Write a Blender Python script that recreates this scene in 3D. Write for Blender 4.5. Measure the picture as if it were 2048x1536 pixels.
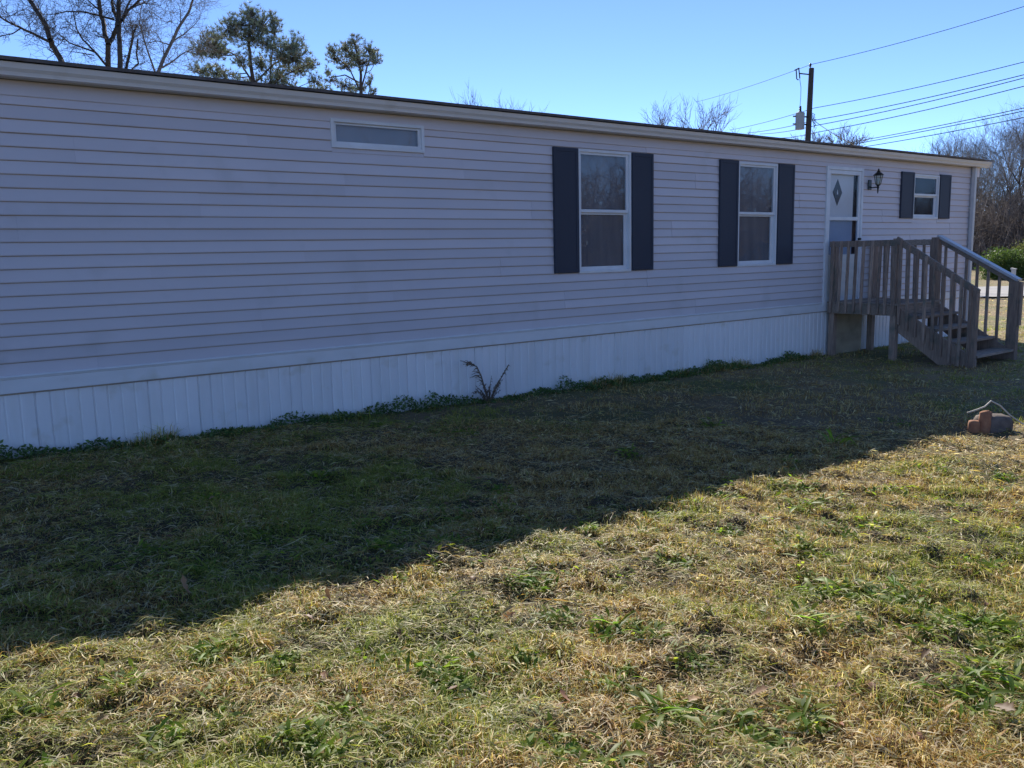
import bpy, bmesh, math, random
import numpy as np
from mathutils import Vector, Matrix

# ------------------------------------------------------------------ scene, camera, sky, sun
for o in list(bpy.data.objects): bpy.data.objects.remove(o)
S = bpy.context.scene
COL = S.collection
rad = math.radians

F_PX = 1693.51                       # focal length in pixels of a 2048 px wide frame
PITCH, YAW, ROLL = 0.151568, 0.648737, -0.0230993
CAM = np.array([0.0, -7.5205, 0.8628])
_fw = np.array([math.sin(YAW)*math.cos(PITCH), math.cos(YAW)*math.cos(PITCH), -math.sin(PITCH)])
_r = np.array([math.cos(YAW), -math.sin(YAW), 0.0]); _u = np.cross(_r, _fw)
_r2 = math.cos(ROLL)*_r + math.sin(ROLL)*_u; _u2 = -math.sin(ROLL)*_r + math.cos(ROLL)*_u
def at(px, py, depth):               # a point of the place, surveyed from the picture, at a real distance
    return CAM + depth*(_fw + (px-1024)/F_PX*_r2 - (py-768)/F_PX*_u2)
cam_d = bpy.data.cameras.new('camera'); cam = bpy.data.objects.new('camera', cam_d); COL.objects.link(cam)
cam_d.sensor_width = 36; cam_d.lens = F_PX*36/2048; cam_d.clip_start = .05; cam_d.clip_end = 3000
M3 = Matrix((tuple(_r2), tuple(_u2), tuple(-_fw))).transposed()
cam.matrix_world = Matrix.Translation(Vector(CAM)) @ M3.to_4x4()
S.camera = cam

SUN_AZ, SUN_EL = rad(34), rad(33.2)  # azimuth from +Y (behind the house) towards +X
w = bpy.data.worlds.new('World'); S.world = w; w.use_nodes = True
nt = w.node_tree; bg = nt.nodes['Background']
sky = nt.nodes.new('ShaderNodeTexSky'); sky.sky_type = 'NISHITA'; sky.sun_disc = False
sky.sun_elevation = SUN_EL; sky.sun_rotation = SUN_AZ
sky.air_density = 0.34; sky.dust_density = 0.0; sky.ozone_density = 4.0; sky.altitude = 200
nt.links.new(sky.outputs[0], bg.inputs[0]); bg.inputs[1].default_value = 0.15
sd = bpy.data.lights.new('sun', 'SUN'); sd.energy = 3.8; sd.angle = rad(.53); sd.color = (1, .93, .82)
sun = bpy.data.objects.new('sun', sd); COL.objects.link(sun)
sv = Vector((math.sin(SUN_AZ)*math.cos(SUN_EL), math.cos(SUN_AZ)*math.cos(SUN_EL), math.sin(SUN_EL)))
sun.rotation_euler = sv.to_track_quat('Z', 'Y').to_euler(); sun.location = (0, 0, 30)
S.view_settings.view_transform = 'Standard'; S.view_settings.look = 'None'
S.view_settings.gamma = 1; S.view_settings.exposure = 1.03
S.render.engine = 'CYCLES'; S.render.resolution_x = 1024; S.render.resolution_y = 768

# ------------------------------------------------------------------ materials
MATS = {}
def vary(name, amount):
    """each piece a little lighter or darker than the next"""
    m = MATS[name]; n, l = m.node_tree.nodes, m.node_tree.links; b = n['Principled BSDF']; src = b.inputs['Base Color'].links[0].from_socket
    oi = n.new('ShaderNodeObjectInfo'); mr = n.new('ShaderNodeMapRange'); mr.inputs[3].default_value = 1-amount; mr.inputs[4].default_value = 1+amount*.6
    l.new(oi.outputs['Random'], mr.inputs[0]); h = n.new('ShaderNodeHueSaturation'); l.new(mr.outputs[0], h.inputs['Value']); l.new(src, h.inputs['Color']); l.new(h.outputs[0], b.inputs['Base Color'])
def attr_multiply(name):
    m = MATS[name]; n, l = m.node_tree.nodes, m.node_tree.links; b = n['Principled BSDF']; src = b.inputs['Base Color'].links[0].from_socket
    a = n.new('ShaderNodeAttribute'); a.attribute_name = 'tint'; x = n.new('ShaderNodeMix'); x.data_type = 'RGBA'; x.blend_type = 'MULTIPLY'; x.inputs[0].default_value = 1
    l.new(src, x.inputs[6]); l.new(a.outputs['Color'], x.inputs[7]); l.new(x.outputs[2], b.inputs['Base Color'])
def mat(name, c1, c2=None, rough=.6, scale=4., stretch=(1, 1, 1), detail=4., lo=.35, hi=.65, bump=0., bscale=None,
        spec=.5, c3=None, s3=1., lo3=.5, hi3=.7, trans=None, metallic=0.):
    m = bpy.data.materials.new(name); m.use_nodes = True; MATS[name] = m
    n, l = m.node_tree.nodes, m.node_tree.links; b = n['Principled BSDF']
    b.inputs['Roughness'].default_value = rough; b.inputs['Specular IOR Level'].default_value = spec
    b.inputs['Metallic'].default_value = metallic
    b.inputs['Base Color'].default_value = (*c1, 1)
    geo = n.new('ShaderNodeNewGeometry'); mp = n.new('ShaderNodeMapping'); l.new(geo.outputs['Position'], mp.inputs[0])
    mp.inputs['Scale'].default_value = stretch
    col = None
    if c2:
        no = n.new('ShaderNodeTexNoise'); no.inputs['Scale'].default_value = scale; no.inputs['Detail'].default_value = detail
        l.new(mp.outputs[0], no.inputs[0])
        r = n.new('ShaderNodeMapRange'); r.inputs[1].default_value = lo; r.inputs[2].default_value = hi; l.new(no.outputs[0], r.inputs[0])
        mx = n.new('ShaderNodeMix'); mx.data_type = 'RGBA'; mx.inputs[6].default_value = (*c1, 1); mx.inputs[7].default_value = (*c2, 1)
        l.new(r.outputs[0], mx.inputs[0]); col = mx.outputs[2]
        if c3:
            n3 = n.new('ShaderNodeTexNoise'); n3.inputs['Scale'].default_value = s3; n3.inputs['Detail'].default_value = 6
            l.new(geo.outputs['Position'], n3.inputs[0])
            r3 = n.new('ShaderNodeMapRange'); r3.inputs[1].default_value = lo3; r3.inputs[2].default_value = hi3; l.new(n3.outputs[0], r3.inputs[0])
            m3 = n.new('ShaderNodeMix'); m3.data_type = 'RGBA'; l.new(col, m3.inputs[6]); m3.inputs[7].default_value = (*c3, 1)
            l.new(r3.outputs[0], m3.inputs[0]); col = m3.outputs[2]
        l.new(col, b.inputs['Base Color'])
    if bump:
        nb = n.new('ShaderNodeTexNoise'); nb.inputs['Scale'].default_value = bscale or scale*3; nb.inputs['Detail'].default_value = 5
        l.new(mp.outputs[0], nb.inputs[0])
        bp = n.new('ShaderNodeBump'); bp.inputs['Strength'].default_value = 1; bp.inputs['Distance'].default_value = bump
        l.new(nb.outputs[0], bp.inputs['Height']); l.new(bp.outputs[0], b.inputs['Normal'])
    return m
def leaf_mat(name, attr=True, col=(.1, .15, .04), tr=.45, rough=.55, gain=1.5):
    """leaf or blade: reflects and lets light through; colour per piece from the mesh"""
    m = bpy.data.materials.new(name); m.use_nodes = True; MATS[name] = m
    n, l = m.node_tree.nodes, m.node_tree.links; b = n['Principled BSDF']; out = n['Material Output']
    b.inputs['Roughness'].default_value = rough; b.inputs['Specular IOR Level'].default_value = .35
    t = n.new('ShaderNodeBsdfTranslucent'); ms = n.new('ShaderNodeMixShader'); ms.inputs[0].default_value = tr
    if attr:
        a = n.new('ShaderNodeAttribute'); a.attribute_name = 'tint'; src = a.outputs['Color']
    else:
        oi = n.new('ShaderNodeObjectInfo'); h = n.new('ShaderNodeHueSaturation'); h.inputs['Color'].default_value = (*col, 1)
        mr = n.new('ShaderNodeMapRange'); mr.inputs[3].default_value = .55; mr.inputs[4].default_value = 1.5
        l.new(oi.outputs['Random'], mr.inputs[0]); l.new(mr.outputs[0], h.inputs['Value'])
        mr2 = n.new('ShaderNodeMapRange'); mr2.inputs[3].default_value = .47; mr2.inputs[4].default_value = .53
        wn = n.new('ShaderNodeTexWhiteNoise'); wn.noise_dimensions = '1D'; l.new(oi.outputs['Random'], wn.inputs['W'])
        l.new(wn.outputs['Value'], mr2.inputs[0]); l.new(mr2.outputs[0], h.inputs['Hue'])
        src = h.outputs[0]
    l.new(src, b.inputs['Base Color'])
    g = n.new('ShaderNodeMix'); g.data_type = 'RGBA'; g.blend_type = 'MULTIPLY'; g.inputs[0].default_value = 1
    g.inputs[7].default_value = (gain*1.05, gain*1.1, gain*.7, 1); l.new(src, g.inputs[6]); l.new(g.outputs[2], t.inputs['Color'])
    l.new(b.outputs[0], ms.inputs[1]); l.new(t.outputs[0], ms.inputs[2]); l.new(ms.outputs[0], out.inputs['Surface'])
    return m
def pane_mat(name, tint=(.8, .85, .9), refl=1.5, alpha=.8):
    """thin clear glass: see-through with Fresnel reflection"""
    m = bpy.data.materials.new(name); m.use_nodes = True; MATS[name] = m
    n, l = m.node_tree.nodes, m.node_tree.links; out = n['Material Output']; n.remove(n['Principled BSDF'])
    tr = n.new('ShaderNodeBsdfTransparent'); tr.inputs[0].default_value = (*tint, 1)
    gl = n.new('ShaderNodeBsdfGlossy'); gl.inputs['Roughness'].default_value = .02
    fr = n.new('ShaderNodeFresnel'); fr.inputs[0].default_value = refl
    ms = n.new('ShaderNodeMixShader'); ge = n.new('ShaderNodeNewGeometry'); iv = n.new('ShaderNodeMath'); iv.operation = 'SUBTRACT'; iv.inputs[0].default_value = 1; l.new(ge.outputs['Backfacing'], iv.inputs[1])
    mu = n.new('ShaderNodeMath'); mu.operation = 'MULTIPLY'; l.new(fr.outputs[0], mu.inputs[0]); l.new(iv.outputs[0], mu.inputs[1])   # reflect once, on the outer face
    l.new(mu.outputs[0], ms.inputs[0]); l.new(tr.outputs[0], ms.inputs[1]); l.new(gl.outputs[0], ms.inputs[2])
    l.new(ms.outputs[0], out.inputs['Surface']); return m

mat('vinyl', (.685, .625, .65), (.635, .585, .615), rough=.5, scale=1.3, detail=6, stretch=(.6, 1, 1.6), c3=(.57, .53, .54), s3=2.2, lo3=.58, hi3=.8, bump=.0006, bscale=18)
mat('trim_vinyl', (.60, .58, .58), (.54, .53, .53), rough=.45, scale=1.6, stretch=(.3, 1, 3), c3=(.46, .45, .40), s3=3, lo3=.55, hi3=.8)
mat('gutter_paint', (.76, .71, .68), (.69, .65, .62), rough=.4, scale=2.5, stretch=(.3, 1, 2), c3=(.56, .51, .46), s3=4, lo3=.58, hi3=.85)
mat('soffit', (.60, .56, .51), (.54, .51, .47), rough=.6, scale=2)
mat('skirt', (.90, .88, .89), (.82, .80, .79), rough=.4, scale=3.5, stretch=(2.5, 1, .35), lo=.5, hi=.8, c3=(.66, .60, .49), s3=3.5, lo3=.6, hi3=.85)
mat('skirt_dirty', (.84, .83, .85), (.77, .76, .77), rough=.45, scale=2.2, stretch=(1, 1, 2), c3=(.62, .59, .50), s3=3, lo3=.6, hi3=.85)
mat('shingle', (.10, .088, .088), (.15, .13, .125), rough=.9, scale=14, bump=.004)
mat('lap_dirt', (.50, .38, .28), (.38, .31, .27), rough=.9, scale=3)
mat('core', (.25, .24, .24), rough=.9)
mat('shutter', (.034, .040, .062), (.041, .047, .070), rough=.55, spec=.3, scale=2, stretch=(1, 1, .4))
mat('white_frame', (.78, .78, .80), (.70, .70, .72), rough=.35, scale=5)
mat('door_paint', (.74, .73, .70), (.68, .67, .65), rough=.45, scale=2)
mat('dark_gap', (.03, .035, .045), rough=.5)
mat('curtain', (.33, .315, .30), (.25, .245, .245), rough=.8, scale=3.5, stretch=(2.5, 1, .25), detail=5)
mat('blind', (.46, .40, .36), (.38, .34, .32), rough=.7, scale=2.0)
pane_mat('glass', (.84, .85, .88), 1.8)
pane_mat('dim_glass', (.7, .72, .76), 1.3)
pane_mat('door_glass', (.95, .96, .98), 1.25)
pane_mat('screen_glass', (.78, .84, .92), 1.6)
mat('black_metal', (.012, .015, .016), (.02, .028, .028), rough=.35, scale=20, metallic=.2)
pane_mat('lamp_glass', (.75, .82, .8), 1.5)
mat('old_wood', (.44, .31, .235), (.27, .19, .15), rough=.8, scale=9, stretch=(6, 6, .6), detail=6, c3=(.15, .15, .12), s3=5, lo3=.55, hi3=.75, bump=.002, bscale=30)
mat('old_wood_flat', (.42, .31, .24), (.26, .195, .155), rough=.75, scale=9, stretch=(.8, 6, 6), detail=6, c3=(.15, .16, .13), s3=5, lo3=.5, hi3=.75, bump=.002, bscale=30)
mat('rail_wood_sheen', (.55, .54, .56), (.42, .41, .43), rough=.3, scale=8, stretch=(6, .6, 3), detail=6, bump=.001, bscale=25)  # pale grey puts the sky's sheen into the far handrail's colour
mat('plywood', (.46, .38, .26), (.36, .29, .20), rough=.8, scale=3, stretch=(1, 1, 2), detail=6, c3=(.27, .23, .15), s3=4, lo3=.55, hi3=.8)
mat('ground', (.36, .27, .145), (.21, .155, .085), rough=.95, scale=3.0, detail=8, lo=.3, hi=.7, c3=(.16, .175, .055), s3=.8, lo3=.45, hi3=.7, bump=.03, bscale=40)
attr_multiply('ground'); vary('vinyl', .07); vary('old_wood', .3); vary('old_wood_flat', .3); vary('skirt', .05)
mat('road', (.40, .38, .36), (.33, .315, .30), rough=.85, scale=1.5, detail=8)
mat('bark', (.075, .062, .052), (.035, .03, .027), rough=.9, scale=10, stretch=(3, 3, .6), bump=.01)
mat('bark_grey', (.20, .175, .16), (.12, .105, .098), rough=.9, scale=8, stretch=(3, 3, .6))
mat('brush', (.24, .19, .155), (.13, .105, .088), rough=.95, scale=.8)
mat('pine_bark', (.10, .07, .052), (.05, .038, .03), rough=.9, scale=8, stretch=(3, 3, .6))
mat('pole_wood', (.065, .05, .042), (.035, .028, .025), rough=.85, scale=6, stretch=(4, 4, .3))
mat('transformer_paint', (.30, .31, .32), (.25, .26, .27), rough=.4, scale=3)
mat('insulator', (.05, .035, .03), rough=.3)
mat('cable', (.012, .012, .014), rough=.9, spec=.1)
mat('brick', (.40, .19, .10), (.28, .12, .065), rough=.85, scale=18, bump=.002)
mat('concrete', (.19, .15, .125), (.11, .09, .08), rough=.9, scale=16, bump=.003)
mat('cord', (.55, .50, .42), rough=.7)
mat('white_post', (.62, .60, .56), (.5, .48, .45), rough=.6, scale=8)
mat('dead_weed', (.20, .145, .10), (.12, .085, .06), rough=.9, scale=10)
leaf_mat('grass_mat', True, tr=.42, gain=1.35)
leaf_mat('needle_mat', True, tr=.25, gain=1.2)
leaf_mat('rosette_mat', False, (.16, .235, .03), tr=.6, gain=2.0, rough=.5)
leaf_mat('clover_mat', True, tr=.55, gain=1.6)
leaf_mat('dead_leaf_mat', False, (.30, .18, .10), tr=.35, gain=1.2)
leaf_mat('weed_leaf_mat', True, tr=.35)

# ------------------------------------------------------------------ mesh helpers
class MB:
    def __init__(s): s.v = []; s.f = []
    def box(s, x0, x1, y0, y1, z0, z1):
        k = len(s.v)
        s.v += [(x0, y0, z0), (x1, y0, z0), (x1, y1, z0), (x0, y1, z0), (x0, y0, z1), (x1, y0, z1), (x1, y1, z1), (x0, y1, z1)]
        s.f += [tuple(k+i for i in q) for q in ((0, 3, 2, 1), (4, 5, 6, 7), (0, 1, 5, 4), (1, 2, 6, 5), (2, 3, 7, 6), (3, 0, 4, 7))]; return s
    def beam(s, a, b, w, h, up=(0, 0, 1)):           # rectangular bar from a to b, w across, h along 'up'
        a, b = Vector(a), Vector(b); d = (b-a).normalized(); x = d.cross(Vector(up)).normalized(); u = x.cross(d)
        k = len(s.v)
        for p in (a, b):
            for sx, su in ((-1, -1), (1, -1), (1, 1), (-1, 1)): s.v.append(tuple(p + x*(sx*w/2) + u*(su*h/2)))
        s.f += [tuple(k+i for i in q) for q in ((0, 1, 2, 3), (7, 6, 5, 4), (0, 4, 5, 1), (1, 5, 6, 2), (2, 6, 7, 3), (3, 7, 4, 0))]; return s
    def tube(s, pts, rr, n=8, cap=True):
        pts = [Vector(p) for p in pts]; k0 = len(s.v)
        if not hasattr(rr, '__len__'): rr = [rr]*len(pts)
        for i, p in enumerate(pts):
            d = (pts[min(i+1, len(pts)-1)] - pts[max(i-1, 0)]).normalized()
            x = d.cross(Vector((0, 0, 1)) if abs(d.z) < .95 else Vector((1, 0, 0))).normalized(); y = d.cross(x)
            for j in range(n):
                t = 2*math.pi*j/n; s.v.append(tuple(p + x*(math.cos(t)*rr[i]) + y*(math.sin(t)*rr[i])))
        for i in range(len(pts)-1):
            for j in range(n):
                a = k0+i*n+j; b = k0+i*n+(j+1) % n; s.f.append((a, b, b+n, a+n))
        if cap:
            s.f.append(tuple(k0+j for j in range(n))[::-1]); s.f.append(tuple(k0+(len(pts)-1)*n+j for j in range(n)))
        return s
    def lathe(s, prof, c=(0, 0, 0), n=12):           # prof: (radius, z)
        k0 = len(s.v)
        for r_, z in prof:
            for j in range(n):
                t = 2*math.pi*j/n; s.v.append((c[0]+r_*math.cos(t), c[1]+r_*math.sin(t), c[2]+z))
        for i in range(len(prof)-1):
            for j in range(n):
                a = k0+i*n+j; b = k0+i*n+(j+1) % n; s.f.append((a, b, b+n, a+n))
        s.f.append(tuple(k0+j for j in range(n))[::-1]); s.f.append(tuple(k0+(len(prof)-1)*n+j for j in range(n)))
        return s
    def prism(s, prof, x0, x1, nx=1, wob=0., rng=None):   # profile of (y,z), closed, extruded along x
        k0 = len(s.v); n = len(prof)
        for i in range(nx+1):
            x = x0+(x1-x0)*i/nx; dy = rng.uniform(-wob, wob) if rng else 0
            for y, z in prof: s.v.append((x, y+dy, z))
        for i in range(nx):
            for j in range(n):
                a = k0+i*n+j; b = k0+i*n+(j+1) % n; s.f.append((a, b, b+n, a+n))
        s.f.append(tuple(k0+j for j in range(n))[::-1]); s.f.append(tuple(k0+nx*n+j for j in range(n))); return s
    def mesh(s, name, m):
        me = bpy.data.meshes.new(name); me.from_pydata(s.v, [], s.f)
        bm = bmesh.new(); bm.from_mesh(me); bmesh.ops.recalc_face_normals(bm, faces=bm.faces); bm.to_mesh(me); bm.free()
        me.materials.append(MATS[m]); return me
    def build(s, name, m, parent=None, bevel=0., smooth=False):
        o = bpy.data.objects.new(name, s.mesh(name, m)); COL.objects.link(o)
        if parent: o.parent = parent
        if bevel:
            b = o.modifiers.new('bevel', 'BEVEL'); b.width = bevel; b.segments = 2; b.limit_method = 'ANGLE'
        if smooth:
            for p in o.data.polygons: p.use_smooth = True
        return o
def raw_mesh(name, m, verts, tris, tint=None, parent=None):
    """many loose triangles as one mesh, numpy arrays in"""
    me = bpy.data.meshes.new(name); nv, nf = len(verts), len(tris)
    me.vertices.add(nv); me.vertices.foreach_set('co', np.ascontiguousarray(verts, np.float32).ravel())
    me.loops.add(nf*3); me.loops.foreach_set('vertex_index', np.ascontiguousarray(tris, np.int32).ravel())
    me.polygons.add(nf); me.polygons.foreach_set('loop_start', np.arange(0, nf*3, 3, dtype=np.int32))
    if tint is not None:
        a = me.attributes.new('tint', 'FLOAT_COLOR', 'POINT')
        a.data.foreach_set('color', np.concatenate([tint, np.ones((nv, 1))], 1).astype(np.float32).ravel())
    me.update(calc_edges=True); me.validate()
    me.materials.append(MATS[m])
    o = bpy.data.objects.new(name, me); COL.objects.link(o)
    if parent: o.parent = parent
    return o
def empty(name, loc=(0, 0, 0)):
    o = bpy.data.objects.new(name, None); COL.objects.link(o); o.location = loc; o.empty_display_size = .2; return o
def tag(o, label=None, cat=None, group=None, kind=None):
    if label: o['label'] = label
    if cat: o['category'] = cat
    if group: o['group'] = group
    if kind: o['kind'] = kind
    return o
def keep_parent(o, parent):                           # child keeps its world place under a moved Empty
    o.parent = parent; o.matrix_parent_inverse = Matrix.Translation(parent.location).inverted(); return o

_rg = np.random.default_rng(7); _G = _rg.random((256, 256))
def vnoise(x, y):                                     # smooth value noise, vectorised
    x = np.asarray(x, float); y = np.asarray(y, float)
    xi = np.floor(x).astype(int); yi = np.floor(y).astype(int); fx = x-xi; fy = y-yi
    fx = fx*fx*(3-2*fx); fy = fy*fy*(3-2*fy)
    g = lambda a, b: _G[a % 256, b % 256]
    return (g(xi, yi)*(1-fx)+g(xi+1, yi)*fx)*(1-fy) + (g(xi, yi+1)*(1-fx)+g(xi+1, yi+1)*fx)*fy
def fnoise(x, y, o=3):
    t = 0; a = .5; s = 0
    for i in range(o):
        t = t + a*vnoise(x*2**i+17.3*i, y*2**i+5.1*i); s += a; a *= .5
    return t/s
def gz(x, y):                                         # height of the ground
    x = np.asarray(x, float); y = np.asarray(y, float)
    base = -.592 - .228*np.tanh(np.maximum(x, -3)/8.0)
    near = np.exp(-((x-3)**2+(y+5)**2)/90.)
    lump = (fnoise(x*1.1, y*1.1, 2)-.5)*.03 + (fnoise(x*4.3+9, y*4.3, 2)-.5)*.055
    rise = .02*np.maximum(0, np.hypot(x, y)-30)*0
    rough = np.clip(fnoise(x*.7+2, y*.7+31, 2)*2.2-.45, .15, 1.)
    tuss = (np.maximum(0, fnoise(x*7.5+3, y*7.5+50, 2)-.42)*.135 + (vnoise(x*17, y*17+8)-.5)*.012)*rough
    fade = np.exp(-((x-2)**2+(y+5.5)**2)/40.)
    return base + lump*near + (tuss-.018)*fade + rise

# ------------------------------------------------------------------ ground, road
def axis(fine, step, grow, far):
    a = list(np.arange(fine[0], fine[1], step)); s = step
    while a[-1] < far: s *= grow; a.append(a[-1]+s)
    s = step
    while a[0] > -far: s *= grow; a.insert(0, a[0]-s)
    return np.array(a)
gx = axis((-1, 10), .04, 1.16, 900); gy = axis((-7.5, .3), .04, 1.16, 900)
GX, GY = np.meshgrid(gx, gy, indexing='ij'); GZ = gz(GX, GY)
nx_, ny_ = len(gx), len(gy)
V_ = np.stack([GX, GY, GZ], -1).reshape(-1, 3)
ii = (np.arange(nx_-1)[:, None]*ny_+np.arange(ny_-1)[None]).ravel()
T_ = np.concatenate([np.stack([ii, ii+ny_, ii+ny_+1], 1), np.stack([ii, ii+ny_+1, ii+1], 1)])
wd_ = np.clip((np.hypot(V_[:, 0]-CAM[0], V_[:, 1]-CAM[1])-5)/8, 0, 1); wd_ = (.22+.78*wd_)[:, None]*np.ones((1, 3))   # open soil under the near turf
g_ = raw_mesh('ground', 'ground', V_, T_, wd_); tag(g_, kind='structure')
for p in g_.data.polygons: p.use_smooth = True

GROUND_FAR = float(gz(40., 20.))
def strip(name, m, a, b, w, z, kind='structure'):
    a = Vector((a[0], a[1], 0)); b = Vector((b[0], b[1], 0)); d = (b-a).normalized(); n = Vector((-d.y, d.x, 0))
    mb = MB(); N = 24
    rng = random.Random(3)
    for i in range(N+1):
        p = a.lerp(b, i/N)
        for s_ in (-.5, .5):
            q = p+n*(w*s_+rng.uniform(-.08, .08)); mb.v.append((q.x, q.y, z))
    mb.f = [(2*i, 2*i+2, 2*i+3, 2*i+1) for i in range(N)]
    return tag(mb.build(name, m), kind=kind)
R0 = at(1900, 577, 29.5); R1 = at(2048, 577, 29.5)
rd = (R1-R0); rd = rd/np.linalg.norm(rd)
strip('road', 'road', (R0-rd*40)[:2], (R0+rd*60)[:2], 6.5, GROUND_FAR+.05)

# ------------------------------------------------------------------ mobile home
HX0, HX1, HY1 = -2.2, 16.42, 4.27
house = empty('mobile_home', (7, 0, -.7))
tag(house, 'long single-storey mobile home with lilac-grey lap siding and white skirting', 'house')
def hp(mb, name, m, parent=None, **k):
    o = mb.build(name, m, None, **k); return keep_parent(o, house) if parent is None else hsub(o, parent)
def hsub(o, parent):
    o.parent = parent; return o                         # the part's own frame is the world's
rng = random.Random(11)
hp(MB().box(HX0, HX1, .06, HY1, -.12, 2.36), 'wall_core', 'core')
# siding: openings are x0,x1,z0,z1
OPEN = [(6.715, 7.56, .632, 2.045), (9.625, 10.49, .632, 2.035), (14.285, 15.14, 1.316, 2.045), (3.638, 4.64, 1.90, 2.152), (11.72, 12.72, -.1, 2.072)]
wall = hp(MB().box(HX0-.02, HX0+.07, -.03, 0.05, .02, 2.24), 'front_wall', 'trim_vinyl')
def bands(z0, z1):
    xs = [HX0+.07]; segs = []
    cuts = sorted([(a, b) for a, b, c, d in OPEN if c < z1-.004 and d > z0+.004])
    cur = HX0+.07
    for a, b in cuts:
        segs.append((cur, a)); cur = b
    segs.append((cur, HX1-.09)); return segs
Z0, DZ = .0165, .102
for k in range(21):
    z0 = Z0+k*DZ; z1 = z0+DZ if k < 20 else 2.13
    off = (k//2*1.37) % 3.66
    for a, b in bands(z0, z1):
        joints = [x for x in np.arange(HX0-3.66+off, HX1, 3.66) if a+.25 < x < b-.25]
        ends = [a]+joints+[b]
        for i in range(len(ends)-1):
            x0, x1 = ends[i], ends[i+1]+(.02 if i < len(ends)-2 else 0)
            dy = -.0035*(i % 2)
            # openings that cut only part of the course keep the board's height
            za, zb = z0, z1
            prof = [(.0, za), (-.0095+dy, za), (-.0095+dy, za+.006), (-.0200+dy, za+.006), (-.0215+dy, za+.014), (-.0205+dy, za+.02), (-.0070+dy, zb), (.0, zb)]
            mb = MB().prism(prof, x0, x1, max(1, int((x1-x0)/.45)), .0014, rng)
            o = mb.build('siding_board', 'vinyl'); hsub(o, wall)
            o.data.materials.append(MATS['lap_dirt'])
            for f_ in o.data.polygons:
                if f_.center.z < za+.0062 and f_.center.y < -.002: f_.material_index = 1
    for a, b, c_, d_ in OPEN:                           # short pieces above and below the openings
        for za, zb in ((z0, min(z1, c_)), (max(z0, d_), z1)):
            if .006 < zb-za < z1-z0-.004 and c_ < z1-.004 and d_ > z0+.004:
                o = MB().prism([(0, za), (-.019, za), (-.009, zb), (0, zb)], a-.001, b+.001, 2).build('siding_board', 'vinyl'); hsub(o, wall)
fr = MB().prism([(0, 2.128), (-.022, 2.128), (-.024, 2.134), (-.012, 2.24), (0, 2.24)], HX0+.07, HX1-.09, 40, .0008, rng).build('frieze_board', 'vinyl'); hsub(fr, wall)
for sx in (HX1-.09,):
    hsub(MB().box(sx, HX1+.006, -.03, .05, .012, 2.24).build('corner_trim', 'trim_vinyl', bevel=.004), wall)
# end wall facing the road
hp(MB().box(HX1-.0, HX1+.004, .052, HY1, -.1, 2.36), 'end_wall', 'vinyl')
# skirting
sk = hp(MB().prism([(.05, -.112), (-.022, -.112), (-.026, -.108), (-.026, -.004), (-.030, .002), (-.030, .010), (-.012, .014), (.05, .014)], HX0, HX1-.02, 40, .0012, rng), 'skirting', 'skirt_dirty')
PW = .4215
hsub(MB().prism([(-.028, .011), (-.038, .010), (-.040, .016), (-.036, .027), (-.0225, .029), (-.0225, .011)], HX0, 11.70, 30, .0008, rng).build('cap_strip', 'white_frame'), sk)
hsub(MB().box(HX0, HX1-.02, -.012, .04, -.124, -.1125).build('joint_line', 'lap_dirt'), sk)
def skirt_panel_mesh():
    mb = MB(); prof = []                               # (x, y) outline of the corrugated front
    for i in range(4):
        x = i*PW/4; deep = .010 if i in (0, 1) else .0045
        prof += [(x, 0), (x+.004, deep), (x+.011, deep), (x+.018, -.002), (x+PW/8+.004, -.0035), (x+PW/4-.006, -.002)]
    prof.append((PW, 0))
    n = len(prof)
    for z in (-1.05, -.1085):
        for x, y in prof: mb.v.append((x, y, z))
    mb.f = [(i, i+1, n+i+1, n+i) for i in range(n-1)]
    return mb.mesh('skirting_panel', 'skirt')
spm = skirt_panel_mesh()
k = 0; x = .98-PW*8
while x < HX1-.1:
    o = bpy.data.objects.new('skirting_panel', spm); COL.objects.link(o); o.location = (x, rng.uniform(-.002, .002), 0)
    o.rotation_euler.y = rng.uniform(-.004, .004)
    hsub(o, sk); x += PW
hsub(MB().box(HX0, HX1-.02, .012, .03, -1.05, -.105).build('backing', 'core'), sk)
pa = MB().box(11.86, 12.76, -.075, -.058, -1.0, -.115).build('access_panel', 'plywood'); hsub(pa, sk)
pa['label'] = 'stained tan plywood sheet covering skirting under porch'
# roof, gutter, soffit
ZE = 2.335
roof = hp(MB().prism([(-.255, ZE+.002), (-.262, ZE+.026), (2.13, ZE+.026+.34), (HY1+.26, ZE+.026), (HY1+.25, ZE), (2.13, ZE+.30)], HX0-.2, 16.60, 60, .004, rng), 'roof', 'shingle')
gp = [(-.115, 2.243), (-.185, 2.243), (-.187, 2.252), (-.193, 2.268), (-.214, 2.292), (-.220, 2.315), (-.224, 2.331), (-.214, 2.331), (-.205, 2.31), (-.115, 2.31)]
gut = hp(MB().prism(gp, HX0-.2, 16.66, 50, .0014, rng), 'gutter', 'gutter_paint')
hsub(MB().box(16.66, 16.664, -.226, -.112, 2.238, 2.334).build('end_cap', 'gutter_paint'), gut)
hsub(MB().beam((16.335, -.075, 2.245), (16.335, -.075, -.62), .075, .062, (0, 1, 0)).build('downspout', 'trim_vinyl', bevel=.006), gut)
hsub(MB().beam((16.335, -.075, -.60), (16.335, -.26, -.70), .072, .06).build('downspout_elbow', 'trim_vinyl', bevel=.006), gut)
hsub(MB().box(16.285, 16.385, -.045, -.018, 1.5, 1.53).build('strap', 'trim_vinyl'), gut)
hp(MB().box(HX0-.2, 16.60, -.1145, .055, 2.245, 2.262), 'soffit', 'soffit')
hp(MB().box(HX0-.2, 16.60, -.113, -.095, 2.2635, 2.334), 'fascia', 'trim_vinyl')
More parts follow.
